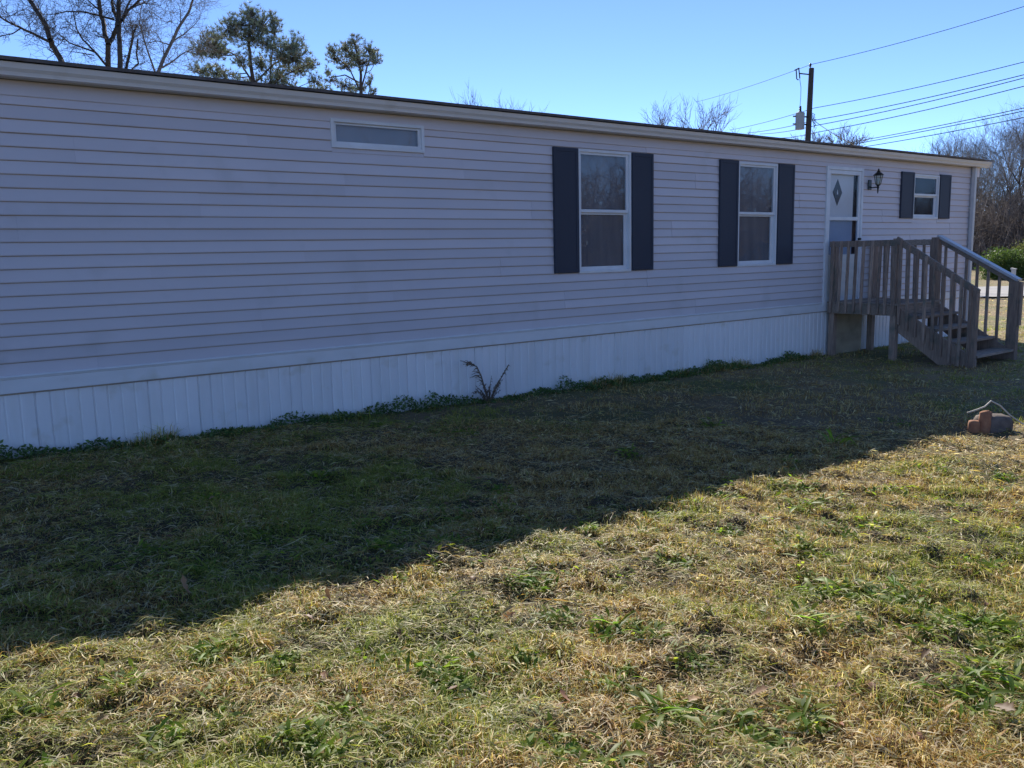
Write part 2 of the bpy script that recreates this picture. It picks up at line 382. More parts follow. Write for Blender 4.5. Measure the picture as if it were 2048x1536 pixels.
rk = hp(MB().box(HX1+.008, 16.58, -.05, HY1, 2.08, 2.243), 'rake_return', 'vinyl')

def ring(mb, x0, x1, z0, z1, wl, y0, y1, wr=None, wt=None, wb=None):
    wr = wr or wl; wt = wt or wl; wb = wb or wl
    mb.box(x0, x0+wl, y0, y1, z0, z1); mb.box(x1-wr, x1, y0, y1, z0, z1)
    mb.box(x0+wl, x1-wr, y0, y1, z1-wt, z1); mb.box(x0+wl, x1-wr, y0, y1, z0, z0+wb); return mb
def window(x0, x1, z0, z1, zm, label, backing='curtain', gl='glass'):
    wn = hp(ring(MB(), x0-.006, x1+.006, z0-.006, z1+.006, .03, -.034, .055), 'window', 'white_frame'); wn['label'] = label
    a, b, c, d = x0+.024, x1-.024, z0+.024, z1-.024
    if zm:
        hsub(ring(MB(), a, b, zm, d, .028, -.012, .012, wr=.035).build('upper_sash', 'white_frame'), wn)
        hsub(ring(MB(), a, b, c, zm+.003, .030, .014, .034, wr=.05, wt=.03, wb=.045).build('lower_sash', 'white_frame'), wn)
        hsub(MB().box(a+.002, b-.002, -.020, -.0125, zm-.004, zm+.032).build('meeting_rail', 'white_frame', bevel=.003), wn)
        hsub(MB().box(a+.027, b-.034, -.002, .002, zm+.027, d-.027).build('pane', gl), wn)
        hsub(MB().box(a+.029, b-.049, .022, .026, c+.044, zm-.026).build('pane', gl), wn)
    else:
        hsub(ring(MB(), a, b, c, d, .03, -.010, .02, wt=.02).build('sash', 'white_frame'), wn)
        hsub(MB().box(a+.028, b-.028, .004, .008, c+.028, d-.018).build('pane', gl), wn)
    hsub(MB().box(x0+.025, x1-.025, .045, .054, z0+.025, z1-.025).build('curtain', backing), wn)
    return wn
window(*OPEN[0], 1.336, 'tall double-hung window between shutters, nearer the high slot window')
window(*OPEN[1], 1.34, 'tall double-hung window between shutters, beside the porch door')
window(*OPEN[2], 1.70, 'small double-hung window between shutters by the downspout', 'dark_gap', 'dim_glass')
window(*OPEN[3], None, 'narrow horizontal slot window high under the eave', 'blind')
def shutter(x0, x1, z0, z1):
    s = hp(MB().box(x0, x1, -.045, -.0205, z0, z1), 'shutter', 'shutter', bevel=.004)
    hsub(ring(MB(), x0+.004, x1-.004, z0+.004, z1-.004, .04, -.0495, -.044).build('stile_frame', 'shutter', bevel=.003), s)
for a, b in ((6.327, 6.703), (7.572, 7.947), (9.22, 9.612), (10.503, 10.886)): shutter(a, b, .637, 2.05)
for a, b in ((13.862, 14.272), (15.153, 15.543)): shutter(a, b, 1.316, 2.075)
# door
dx0, dx1, dz1 = 11.72, 12.72, 2.072
door = hp(ring(MB(), dx0-.004, dx1+.004, -.03, dz1+.004, .05, -.038, .055, wb=.03), 'door', 'white_frame', bevel=.004); door['label'] = 'white storm door with a diamond light in the inner door'
hsub(ring(MB(), dx0+.048, dx1-.048, .002, dz1-.048, .062, -.026, .002, wb=.1, wt=.06).build('storm_frame', 'white_frame', bevel=.003), door)
hsub(MB().box(dx0+.112, dx1-.112, -.024, 0, 1.27, 1.325).build('storm_rail', 'white_frame', bevel=.003), door)
hsub(MB().box(dx0+.108, dx1-.108, -.014, -.010, 1.322, dz1-.106).build('upper_pane', 'door_glass'), door)
hsub(MB().box(dx0+.108, dx1-.108, -.014, -.010, .75, 1.272).build('lower_pane', 'screen_glass'), door)
hsub(MB().box(dx0+.108, dx1-.108, -.022, -.004, .09, .75).build('kick_panel', 'door_paint'), door)
hsub(MB().box(dx0+.055, 12.545, .03, .052, .0, dz1-.05).build('inner_door', 'door_paint', bevel=.003), door)
hsub(MB().box(12.547, dx1-.05, .046, .054, .0, dz1-.05).build('jamb_gap_shade', 'dark_gap'), door)  # dark strip painted in for the shadow beside the inner door's edge
dm = MB(); dcx, dcz = 12.10, 1.695
dm.v = [(dcx, .026, dcz+.20), (dcx+.128, .026, dcz), (dcx, .026, dcz-.20), (dcx-.128, .026, dcz), (dcx, .0305, dcz+.20), (dcx+.128, .0305, dcz), (dcx, .0305, dcz-.20), (dcx-.128, .0305, dcz)]
dm.f = [(0, 1, 2, 3), (7, 6, 5, 4), (0, 4, 5, 1), (1, 5, 6, 2), (2, 6, 7, 3), (3, 7, 4, 0)]
hsub(dm.build('diamond_light', 'dark_gap'), door)
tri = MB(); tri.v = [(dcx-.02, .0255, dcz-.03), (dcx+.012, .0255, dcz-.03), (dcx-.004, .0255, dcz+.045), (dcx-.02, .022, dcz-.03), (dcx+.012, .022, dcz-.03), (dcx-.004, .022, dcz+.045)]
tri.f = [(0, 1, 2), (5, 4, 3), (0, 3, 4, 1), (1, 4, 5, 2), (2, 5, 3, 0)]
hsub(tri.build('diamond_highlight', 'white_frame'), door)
hsub(MB().box(dx1-.10, dx1-.065, -.075, -.026, .965, 1.0).build('handle', 'black_metal', bevel=.006), door)

# ------------------------------------------------------------------ wall lantern
LX, LY, LZ = 12.93, -.19, 1.83
lan = empty('wall_lantern', (12.90, -.03, 1.8)); tag(lan, 'black carriage lantern with glass panes mounted beside the door', 'lamp')
def lp(o): return keep_parent(o, lan)
lp(MB().box(12.85, 12.96, -.045, -.020, 1.74, 1.93).build('back_plate', 'black_metal', bevel=.01))
lp(MB().tube([(12.905, -.04, 1.80), (12.905, -.08, 1.775), (12.91, -.13, 1.78), (LX, LY, LZ-.045)], [.012, .011, .011, .013], 8).build('arm', 'black_metal', smooth=True))
lp(MB().lathe([(.004, -.17), (.012, -.14), (.016, -.08), (.026, -.05), (.018, -.03), (.042, -.012), (.046, 0)], (LX, LY, LZ), 12).build('tail', 'black_metal'))
lp(MB().lathe([(.040, 0), (.072, .17)], (LX, LY, LZ), 6).build('glass', 'lamp_glass'))
cg = MB()
for j in range(6):
    t = math.pi*j/3; cg.tube([(LX+.045*math.cos(t), LY+.045*math.sin(t), LZ), (LX+.078*math.cos(t), LY+.078*math.sin(t), LZ+.175)], .006, 6)
lp(cg.build('cage', 'black_metal'))
lp(MB().lathe([(.095, .172), (.098, .18), (.06, .215), (.03, .235), (.034, .245), (.016, .26), (.02, .275), (.006, .30)], (LX, LY, LZ), 12).build('cap', 'black_metal'))
lp(MB().lathe([(.012, .01), (.014, .06), (.02, .09), (.012, .13)], (LX, LY, LZ), 8).build('bulb', 'white_frame'))

lan.scale = (.82, .82, .82)
# ------------------------------------------------------------------ porch with steps
porch = empty('porch', (12.45, -1.1, -.83)); tag(porch, 'weathered grey wooden porch with railings and steps down to the lawn', 'porch')
def pp(mb, name, m='old_wood', bevel=.004):
    return keep_parent(mb.build(name, m, bevel=bevel), porch)
PX0, PX1, PY = 11.84, 13.03, -1.14; DZ_ = .035; GP = -.95; RT = .955
prng = random.Random(5)
for x0, x1, y0, y1, zt in ((PX0, PX0+.09, -.145, -.055, RT-.02), (PX1-.09, PX1, -.145, -.055, RT-.02), (PX0-.012, PX0+.078, PY, PY+.09, RT+.012), (PX1-.10, PX1+.03, PY-.01, PY+.09, RT+.02)):
    pp(MB().box(x0, x1, y0, y1, GP, zt), 'post')
pp(MB().box(PX0-.04, PX0-.001, -1.145, -.05, DZ_-.175, DZ_-.03), 'rim_joist', 'old_wood_flat')
pp(MB().box(PX1+.001, PX1+.04, -1.145, -.05, DZ_-.175, DZ_-.03), 'rim_joist', 'old_wood_flat')
pp(MB().box(PX0, PX1, PY-.04, PY-.001, DZ_-.175, DZ_-.03), 'rim_joist', 'old_wood_flat')
y = -.05
while y > PY+.03:
    pp(MB().box(PX0-.055+prng.uniform(0, .012), PX1+.055-prng.uniform(0, .012), y-.136, y, DZ_-.027, DZ_+prng.uniform(-.003, .003)), 'deck_board', 'old_wood_flat'); y -= .144
# side rails
for xs, sgn in ((PX0, -1), (PX1, 1)):
    xr = xs-.02*sgn*-1 if False else xs
    pp(MB().beam((xs-sgn*-.0+sgn*.006, -.05, RT-.05), (xs+sgn*.006, PY+.02, RT-.05), .038, .089), 'top_rail', 'old_wood_flat')
    n = 9
    for i in range(n):
        yb = -.12-(1.0)*(i)/(n-1)+prng.uniform(-.008, .008); xb = xs+sgn*(.064 if sgn < 0 else .062)
        tl = prng.uniform(-.004, .004)
        pp(MB().beam((xb, yb, DZ_-.155+prng.uniform(-.015, .012)), (xb-sgn*.036, yb+tl, RT-.005+prng.uniform(-.01, .004)), .036, .036, (0, 1, 0)), 'baluster')
# stairs run down towards -Y
NST, RUN = 4, .272; RISE = (DZ_+.80)/5
YB = PY-.03-NST*RUN
for xs in (PX0-.005, PX1-.03):
    mb = MB(); pr = [(PY-.041, DZ_-.06), (PY-.041, DZ_-.42)]
    pr += [(YB+.22, -.98), (YB-.02, -.98), (YB-.02, DZ_-RISE*4-.05)]
    # solid stringer, sawn edge hidden behind the balusters
    k0 = 0
    for xx in (xs, xs+.038):
        for yy, zz in pr: mb.v.append((xx, yy, zz))
    n = len(pr); mb.f = [tuple(range(n)), tuple(range(2*n-1, n-1, -1))]+[(i, n+i, n+(i+1) % n, (i+1) % n) for i in range(n)]
    pp(mb, 'stringer')
for i in range(NST):
    zt = DZ_-RISE*(i+1); y1 = PY-.045-i*RUN
    for q in range(2):
        pp(MB().box(PX0+.036+prng.uniform(0, .01), PX1+.012+prng.uniform(-.01, .01)+(.05 if i == NST-1 else 0), y1-.138-.142*q, y1-.142*q, zt-.037, zt+prng.uniform(-.003, .002)), 'tread', 'old_wood_flat')
    if i < 3: pp(MB().box(PX0+.04, PX1-.036, y1-.015, y1-.001, zt-RISE*.55, zt-.039), 'riser', 'old_wood_flat')
YP = YB+.03
TN = .30                                            # top of bottom posts
pp(MB().box(PX0-.05, PX0+.03, YP-.045, YP+.045, -.98, TN-.05), 'post')
pp(MB().box(PX1-.04, PX1+.05, YP-.07, YP+.07, -.98, TN+.02), 'post')
pp(MB().box(PX1-.03, PX1+.04, YP-.100, YP-.072, -.30, TN+.015), 'post_block', 'old_wood')
ha, hb = Vector((PX0-.03, PY+.03, RT+.0)), Vector((PX0-.03, YP-.05, TN-.08))
pp(MB().beam(ha, hb, .038, .089), 'handrail', 'old_wood_flat')
fa, fb = Vector((PX1+.01, PY+.03, RT+.04)), Vector((PX1+.01, YP-.05, TN+.04))
pp(MB().beam(fa, fb, .14, .038), 'handrail', 'rail_wood_sheen')
pp(MB().beam(fa-Vector((0.02, 0, .055)), fb-Vector((0.02, 0, .055)), .038, .07), 'handrail_support', 'old_wood_flat')
for i in range(9):
    t = (i+.7)/9.4; p = ha.lerp(hb, t); zs = DZ_-.16-RISE*5*t*.93
    pp(MB().beam((PX0-.045, p.y, max(zs-.08, -.86)), (PX0-.066, p.y+prng.uniform(-.006, .006), p.z+.045), .036, .036, (0, 1, 0)), 'baluster')
for i in range(7):
    t = (i+.7)/7.4; p = fa.lerp(fb, t); zs = DZ_-.14-RISE*5*t*.93
    pp(MB().beam((PX1+.02, p.y, max(zs-.08, -.78)), (PX1+.012, p.y, p.z-.03), .036, .036, (0, 1, 0)), 'baluster')

# ------------------------------------------------------------------ trees
def tubes(segs, n=3):
    """segs: array of p0(3) p1(3) r0 r1 -> loose prisms"""
    s = np.array(segs, float); p0, p1, r0, r1 = s[:, :3], s[:, 3:6], s[:, 6], s[:, 7]
    d = p1-p0; d /= np.linalg.norm(d, axis=1, keepdims=True)+1e-9
    ref = np.where(np.abs(d[:, 2:3]) < .9, np.array([[0, 0, 1.]]), np.array([[1., 0, 0]]))
    x = np.cross(d, ref); x /= np.linalg.norm(x, axis=1, keepdims=True); y = np.cross(d, x)
    V = []
    for p, r_ in ((p0, r0), (p1, r1)):
        for j in range(n):
            t = 2*math.pi*j/n; V.append(p+(x*math.cos(t)+y*math.sin(t))*r_[:, None])
    V = np.stack(V, 1).reshape(-1, 3); b = np.arange(len(s))[:, None]*(2*n)
    T = []
    for j in range(n):
        k = (j+1) % n; T += [np.concatenate([b+j, b+k, b+n+k], 1), np.concatenate([b+j, b+n+k, b+n+j], 1)]
    return V, np.stack(T, 1).reshape(-1, 3)
RMIN = [.0045]
def grow(segs, p, d, L, r, lev, rng, up=.12, spread=.9, kids=4, gn=.16):
    """a twiggy branch: bends, tapers, forks"""
    n = max(2, int(3+lev)); p = np.array(p, float); d = np.array(d, float); d /= np.linalg.norm(d)
    for i in range(n):
        d = d+np.array([rng.gauss(0, gn), rng.gauss(0, gn), rng.gauss(0, gn)+up*.5]); d /= np.linalg.norm(d)
        q = p+d*(L/n); ra = r*(1-.75*i/n); rb = r*(1-.75*(i+1)/n)
        segs.append((*p, *q, ra, rb)); p = q
        if lev > 0 and i >= (1 if lev > 1 else 0):
            for _ in range(rng.choice((1, 1, 2)) if kids < 5 else 2):
                a = np.array([rng.gauss(0, 1), rng.gauss(0, 1), rng.gauss(0, .6)]); a -= d*np.dot(a, d); a /= np.linalg.norm(a)
                grow(segs, p, d*.75+a*spread*rng.uniform(.5, 1.1), L*rng.uniform(.42, .68), max(rb*.6, RMIN[0]), lev-1, rng, up, spread, kids, gn)
def make_tree(name, label, trunk_segs, branch_segs, m, base, group=None, cat='tree'):
    t = empty(name, tuple(base)); tag(t, label, cat, group)
    V, T = tubes(trunk_segs, 7); o = raw_mesh('trunk', m, V, T); keep_parent(o, t)
    if branch_segs:
        V, T = tubes(branch_segs, 3); o = raw_mesh('crown', m, V, T); keep_parent(o, t)
    return t
def limb(px, depth, r0, r1, rng, jit=.25, sub=3):
    """a limb through surveyed points"""
    P = [at(a, b, depth+rng.uniform(-jit, jit)) for a, b in px]; out = []; n = len(P)-1
    for i in range(n):
        a, b = P[i], P[i+1]; ra = r0+(r1-r0)*i/n; rb = r0+(r1-r0)*(i+1)/n
        prev = a
        for k in range(1, sub+1):
            q = a+(b-a)*k/sub + (np.array([rng.gauss(0, .02) for _ in range(3)])*r0*6 if k < sub else 0)
            out.append((*prev, *q, ra+(rb-ra)*(k-1)/sub, ra+(rb-ra)*k/sub)); prev = q
    return out
def zoom(pts, s=4.876): return [(a/s, b/s) for a, b in pts]
def yard_tree(name, label, depth, trunk, limbs, seed, twigs=3, tl=1.0, m='bark', lev=2, r=.16, group='bare trees behind the mobile home'):
    rng = random.Random(seed)
    r *= .5; limbs = [(a, b*.6, c*.5) for a, b, c in limbs]; tr = limb(zoom(trunk), depth, r, r*.55, rng); p = np.array(tr[0][:3]); z0 = GROUND_FAR-.3
    base = (p[0], p[1], z0); tr.insert(0, (p[0], p[1], z0, *p, r*1.5, r))
    br = []
    allsegs = list(tr[3:])
    for pts, ra, rb in limbs:
        s = limb(zoom(pts), depth, ra, rb, rng); tr += s; allsegs += s
    for s in allsegs:
        for _ in range(twigs):
            if rng.random() < .42:
                t = rng.random(); p = np.array(s[:3])*(1-t)+np.array(s[3:6])*t
                d0 = np.array(s[3:6])-np.array(s[:3]); d0 /= np.linalg.norm(d0)+1e-9
                a = np.array([rng.gauss(0, 1), rng.gauss(0, 1), rng.gauss(.2, .8)]); a /= np.linalg.norm(a)
                grow(br, p, d0*.5+a, tl*rng.uniform(.4, 1.1), min(.011, s[6]*.4), lev, rng, .1, .8, 4, .2)
    return make_tree(name, label, tr, br, m, base, group)
yard_tree('bare_tree', 'dark leaning bare trunk with one long drooping side limb behind the roof', 22,
    [(620, 640), (600, 600), (530, 470), (490, 390), (450, 250), (360, 110), (290, 0), (230, -110), (190, -260)],
    [([(490, 410), (350, 340), (200, 270), (70, 210), (0, 165), (-90, 110)], .065, .03), ([(205, 275), (120, 330), (0, 352), (-80, 350)], .03, .015),
     ([(530, 515), (460, 475)], .03, .02), ([(330, 320), (250, 345), (240, 385)], .02, .01)], 1, 2, .9)
yard_tree('bare_tree', 'forked bare tree with a long arching limb above the roof', 24,
    [(1055, 700), (1055, 640), (1055, 430), (1030, 360), (1005, 200), (970, 60), (960, -60), (950, -260)],
    [([(1060, 430), (1100, 370), (1140, 260), (1150, 190), (1100, 100), (1095, 0), (1080, -200)], .12, .05),
     ([(1110, 190), (960, 150), (800, 115), (650, 112), (500, 140), (390, 130)], .055, .015),
     ([(1040, 640), (930, 510), (810, 390), (745, 280), (720, 130), (690, 40)], .06, .015),
     ([(930, 510), (680, 420), (560, 320), (450, 220)], .045, .012), ([(920, 540), (750, 510), (620, 490)], .03, .01),
     ([(970, 100), (900, 40), (840, -10), (780, -90)], .04, .02), ([(1010, 370), (910, 340)], .03, .015)], 2, 2, .9)
yard_tree('bare_tree', 'tall straight bare trunk crowding the forked tree', 23,
    [(1172, 720), (1170, 660), (1165, 400), (1160, 200), (1160, 0), (1158, -280)],
    [([(1160, 240), (1215, 150), (1240, 60), (1290, -40), (1310, -160)], .07, .03), ([(1190, 200), (1250, 100), (1330, 30), (1400, -30), (1460, -120)], .07, .03),
     ([(1300, 70), (1400, 30), (1470, 40), (1530, 20)], .035, .012), ([(1150, 250), (1130, 170), (1110, 60)], .05, .03)], 3, 2, .8)
yard_tree('bare_tree', 'slim broken-topped stem with two snapped shoots behind the roof', 26,
    [(1225, 740), (1230, 670), (1270, 480), (1300, 330), (1330, 240)],
    [([(1345, 380), (1330, 520), (1350, 620), (1290, 670)], .04, .05), ([(1290, 400), (1290, 300), (1295, 240)], .03, .015)], 4, 2, .6, r=.10)
yard_tree('bare_tree', 'spreading bare tree with dense fine twigs beside the tufted pine', 30,
    [(1530, 760), (1545, 700), (1600, 560), (1680, 400), (1760, 240), (1840, 120), (1880, 0)],
    [([(1580, 660), (1650, 620), (1800, 510), (1950, 440)], .06, .02), ([(1510, 700), (1440, 500), (1400, 370), (1360, 220), (1370, 100), (1400, 0)], .06, .015),
     ([(1660, 440), (1540, 400), (1430, 420), (1330, 370)], .04, .012), ([(1690, 400), (1800, 330), (1900, 240), (1960, 160)], .045, .012),
     ([(1760, 240), (1760, 120), (1740, 30)], .035, .012), ([(1600, 560), (1590, 430), (1530, 330), (1450, 240)], .035, .01)], 5, 3, 1.15, m='bark_grey', lev=2, r=.14)

def pine(name, label, depth, trunk, blobs, seed, n, tuft=.22, forks=()):
    """blobs: px,py,rx,ry of foliage masses"""
    rng = random.Random(seed); g = np.random.default_rng(seed)
    tr = limb(trunk, depth, .11, .035, rng, .1); p = np.array(tr[0][:3]); z0 = GROUND_FAR-.3
    base = (p[0], p[1], z0); tr.insert(0, (p[0], p[1], z0, *p, .16, .11)); br = []
    for f_ in forks: tr += limb(f_, depth, .05, .02, rng, .15)
    trunkpts = np.array([s[3:6] for s in tr])
    C = []; k = depth/F_PX
    tot = sum(b[2]*b[3] for b in blobs)
    for bx, by, rx, ry in blobs:
        c = at(bx, by, depth+rng.uniform(-1, 1)*.8)
        below = trunkpts[trunkpts[:, 2] < c[2]-.2]
        a = below[np.argmin(np.linalg.norm(below-c, axis=1))] if len(below) else trunkpts[0]
        mid = (a+c)/2-np.array([0, 0, .15])
        br += [(*a, *mid, .03, .022), (*mid, *c, .022, .015)]
        m_ = max(4, int(n*bx**0*rx*ry/tot))
        for _ in range(m_):
            v = g.normal(size=3); v *= (g.random()**.45)/np.linalg.norm(v)
            q = c + _r2*(v[0]*rx*k*1.3) + np.array([0, 0, 1])*(v[2]*ry*k*1.25) + _fw*(v[1]*(rx+ry)/2*k)
            h = c+(q-c)*.4-np.array([0, 0, .12]); br += [(*c, *h, .012, .008), (*h, *q, .008, .006)]; C.append(q)
    t = make_tree(name, label, tr, br, 'pine_bark', base)
    C = np.array(C); NN = 12
    c = np.repeat(C, NN, 0); m_ = len(c)
    d = g.normal(size=(m_, 3)); d[:, 2] += .9; d /= np.linalg.norm(d, axis=1, keepdims=True)
    L = tuft*g.uniform(.6, 1.1, (m_, 1)); s = np.cross(d, g.normal(size=(m_, 3))); s /= np.linalg.norm(s, axis=1, keepdims=True)
    wd = .014
    V = np.stack([c+s*wd, c-s*wd, c+d*L], 1).reshape(-1, 3); T = np.arange(m_*3).reshape(-1, 3)
    tone = np.repeat(g.uniform(.7, 1.3, (len(C), 1)), NN, 0)*g.uniform(.8, 1.2, (m_, 1))
    base_c = np.where(np.repeat(g.random((len(C), 1)), NN, 0) < .15, np.array([[.26, .22, .15]]), np.array([[.19, .22, .16]]))
    keep_parent(raw_mesh('needles', 'needle_mat', V, T, np.repeat(base_c*tone, 3, 0)), t)
    return t
pine('pine_tree', 'broad many-lobed pine rising behind the roof', 40, [(512, 215), (508, 170), (500, 120), (498, 80), (500, 40), (502, 22)],
     [(500, 28, 22, 18), (475, 45, 22, 16), (460, 60, 24, 20), (520, 50, 28, 24), (548, 55, 14, 26), (500, 75, 34, 22), (430, 72, 18, 14), (425, 90, 28, 20), (400, 100, 20, 16), (440, 100, 20, 16),
      (585, 90, 22, 22), (590, 115, 30, 22), (560, 110, 22, 20), (540, 90, 20, 18), (620, 125, 16, 12), (600, 140, 26, 12), (405, 140, 24, 16), (435, 145, 22, 14), (455, 160, 24, 14),
      (560, 150, 26, 18), (545, 165, 26, 18), (520, 130, 20, 20), (480, 120, 18, 14), (630, 160, 14, 12), (640, 178, 20, 10), (495, 165, 20, 14), (575, 175, 22, 12)], 21, 2300,
     forks=[[(506, 165), (470, 110), (440, 95)], [(506, 170), (545, 130), (585, 105)], [(545, 200), (540, 150), (548, 70)], [(508, 190), (570, 150), (615, 130)]])
pine('pine_tree', 'smaller open-crowned pine standing apart from the broad pine', 46, [(725, 225), (722, 190), (722, 150), (715, 110), (708, 78)],
     [(708, 82, 14, 12), (690, 95, 12, 14), (665, 100, 12, 10), (670, 115, 16, 12), (705, 110, 22, 18), (735, 98, 14, 12), (748, 110, 14, 12), (725, 125, 20, 16), (752, 122, 10, 10), (690, 130, 18, 12),
      (655, 145, 8, 10), (662, 158, 12, 8), (690, 170, 18, 10), (720, 175, 14, 10), (740, 165, 8, 14), (745, 185, 8, 10), (700, 185, 16, 8)], 22, 900, tuft=.2,
     forks=[[(722, 185), (700, 140), (670, 110)], [(722, 180), (735, 130), (748, 105)], [(718, 165), (690, 150), (662, 155)]])

FT = 'bare trees just showing above the roof line'
def bare(name, label, px, py_top, depth, seed, m='bark_grey', lev=3, group=None, width=.35, r=None, lean=0):
    fa_, fb_ = (.74, .17) if group == FT else (.54, .30)
    """whole bare tree whose top reaches a surveyed height"""
    RMIN[0] = depth*(.00022 if group == FT else .00011); rng = random.Random(seed); top = at(px, py_top, depth); z0 = GROUND_FAR-.2; H = top[2]-z0
    base = np.array([top[0], top[1], z0]); r = r or H*.0105
    tr = []; p = base.copy(); d = np.array([lean, 0, 1.]); n = 6; br = []
    for i in range(n):
        d = d+np.array([rng.gauss(0, .05), rng.gauss(0, .05), 0]); d /= np.linalg.norm(d); q = p+d*H*fa_/n
        tr.append((*p, *q, r*(1-.12*i), r*(1-.12*(i+1)))); p = q
        if i >= 1:
            for _ in range(2 if i > 2 else 1):
                a = rng.uniform(0, 6.283); e = np.array([math.cos(a), math.sin(a), rng.uniform(.5, 1.3)])
                grow(br, p, e, H*width*rng.uniform(.6, 1.1), r*.42, lev, rng, .25, .75, 4, .13)
    for _ in range(4):
        a = rng.uniform(0, 6.283); grow(br, p, np.array([math.cos(a)*.4, math.sin(a)*.4, 1.]), H*fb_, r*.4, lev, rng, .2, .6, 4, .1)
    return make_tree(name, label, tr, br, m, base, group)
FT = 'bare trees just showing above the roof line'
for i, (px, py, dp) in enumerate(((975, 185, 60), (1000, 190, 64), (1045, 200, 60))):
    bare('bare_tree', 'small bare treetop over the roof between the smaller pine and utility pole', px, py, dp, 40+i, group=FT, lev=2, width=.15, r=.09)
for i, (px, py, dp) in enumerate(((1330, 205, 50), (1352, 212, 52), (1383, 195, 50), (1398, 215, 55), (1418, 208, 50), (1470, 250, 60))):
    bare('bare_tree', 'upright bare treetop over the roof near the tall window by the porch', px, py, dp, 50+i, group=FT, lev=2, width=.10, r=.09)
for i, (px, py, dp) in enumerate(((1650, 270, 75), (1690, 268, 78))):
    bare('bare_tree', 'faint bare treetop over the roof at the foot of the utility pole', px, py, dp, 60+i, group=FT, lev=3, width=.2)
WT = 'bare trees along the road'
for i, (px, py, dp) in enumerate(((1885, 285, 78), (1915, 290, 82), (1950, 270, 70), (1975, 280, 76), (2005, 262, 66), (2035, 240, 58), (2075, 215, 60), (2110, 225, 66), (1985, 330, 60), (2050, 330, 72), (2150, 230, 70), (1935, 330, 66))):
    bare('bare_tree', 'tall bare tree in the winter woods across the road', px, py, dp, 70+i, group=WT, lev=3, m='bark_grey' if i % 3 else 'bark')

def thicket(name, centre_line, n, h, depth_spread, seed, m='brush', rlo=.02, rhi=.05):
    """undergrowth that reads as one mass: slanting stems and forks"""
    g = np.random.default_rng(seed); a, b = np.array(centre_line[0], float), np.array(centre_line[1], float)
    t = g.random((n, 1)); d = (b-a)/np.linalg.norm(b-a); nn = np.array([-d[1], d[0]])
    xy = a+(b-a)*t + nn*g.normal(0, depth_spread, (n, 1))
    z = np.full((n, 1), GROUND_FAR-.2); p0 = np.concatenate([xy, z], 1)
    H = h*g.uniform(.35, 1.0, (n, 1))*(.75+.5*fnoise(t*9, t*0+seed, 2)); dr = np.concatenate([g.normal(0, .28, (n, 2)), np.ones((n, 1))], 1)
    p1 = p0+dr*H; r = g.uniform(rlo, rhi, n); S_ = [np.concatenate([p0, p1, r[:, None], r[:, None]*.3], 1)]
    for k in range(9):
        f = g.uniform(.2, .95, (n, 1)); q = p0+(p1-p0)*f; e = np.concatenate([g.normal(0, .9, (n, 2)), g.uniform(.2, 1.1, (n, 1))], 1)
        S_.append(np.concatenate([q, q+e*H*g.uniform(.08, .28, (n, 1)), r[:, None]*.45, r[:, None]*.15], 1))
    V, T = tubes(np.concatenate(S_), 3); o = raw_mesh(name, m, V, T); return o
A_ = at(1850, 480, 62); B_ = at(2300, 480, 58)
tag(thicket('undergrowth', (A_[:2], B_[:2]), 1500, 5.2, 3.0, 5), 'brown leafless brush massed under the woods across the road', 'brush', kind='stuff')
A_ = at(1830, 480, 80); B_ = at(2400, 480, 80)
tag(thicket('far_woods', (A_[:2], B_[:2]), 1400, 8.0, 4.0, 6, rlo=.03, rhi=.08), 'dense far woods closing the view beyond the road', 'woods', kind='stuff')
# woods and field edge on the far side of the lawn, behind the viewer: the windows mirror them
tag(thicket('lawn_woods', ((-30, -48), (170, -62)), 4200, 10.0, 4.0, 8, rlo=.04, rhi=.12), 'sunlit leafless woods at the far edge of the lawn', 'woods', kind='stuff')

# ------------------------------------------------------------------ shrub and post by the road
def leaf_cloud(name, m, C, size, g, col, var=.35, parent=None, flat=0.):
    n = len(C); d = g.normal(size=(n, 3)); d[:, 2] *= (1-flat); d /= np.linalg.norm(d, axis=1, keepdims=True)
    s = np.cross(d, g.normal(size=(n, 3))); s /= np.linalg.norm(s, axis=1, keepdims=True); L = size*g.uniform(.6, 1.3, (n, 1))
    V = np.stack([C, C+d*L*.5+s*L*.25, C+d*L, C+d*L*.5-s*L*.25], 1).reshape(-1, 3); b = np.arange(n)[:, None]*4
    T = np.stack([np.concatenate([b, b+1, b+2], 1), np.concatenate([b, b+2, b+3], 1)], 1).reshape(-1, 3)
    tint = np.array(col)*g.uniform(1-var, 1+var, (n, 1)); return raw_mesh(name, m, V, T, np.repeat(tint, 4, 0), parent)
def shrub(label, c, rr, n, seed, col):
    g = np.random.default_rng(seed); t = empty('shrub', (c[0], c[1], GROUND_FAR)); tag(t, label, 'shrub')
    v = g.normal(size=(n, 3)); v /= np.linalg.norm(v, axis=1, keepdims=True); v *= g.random((n, 1))**.4
    lob = .55+.85*fnoise(v[:, 0]*3.5+5, v[:, 2]*3.5+v[:, 1]*2.3, 3)[:, None]
    C = np.array(c)+v*np.array(rr)*lob; C = C[C[:, 2] > GROUND_FAR]
    keep_parent(leaf_cloud('foliage', 'weed_leaf_mat', C, .095, g, col), t)
    sg = []
    for i in range(14):
        q = np.array(c)+np.array([g.normal(0, .4)*rr[0], g.normal(0, .4)*rr[1], g.uniform(-.2, .6)*rr[2]])
        sg.append((c[0]+g.normal(0, .15), c[1]+g.normal(0, .15), GROUND_FAR-.1, *q, .03, .012))
    V, T = tubes(sg, 4); keep_parent(raw_mesh('stem', 'bark', V, T), t); return t
c = at(2010, 535, 40); shrub('rounded green shrub across the road behind the porch', (c[0], c[1], c[2]), (1.15, 1.1, .95), 14000, 31, (.085, .13, .035))
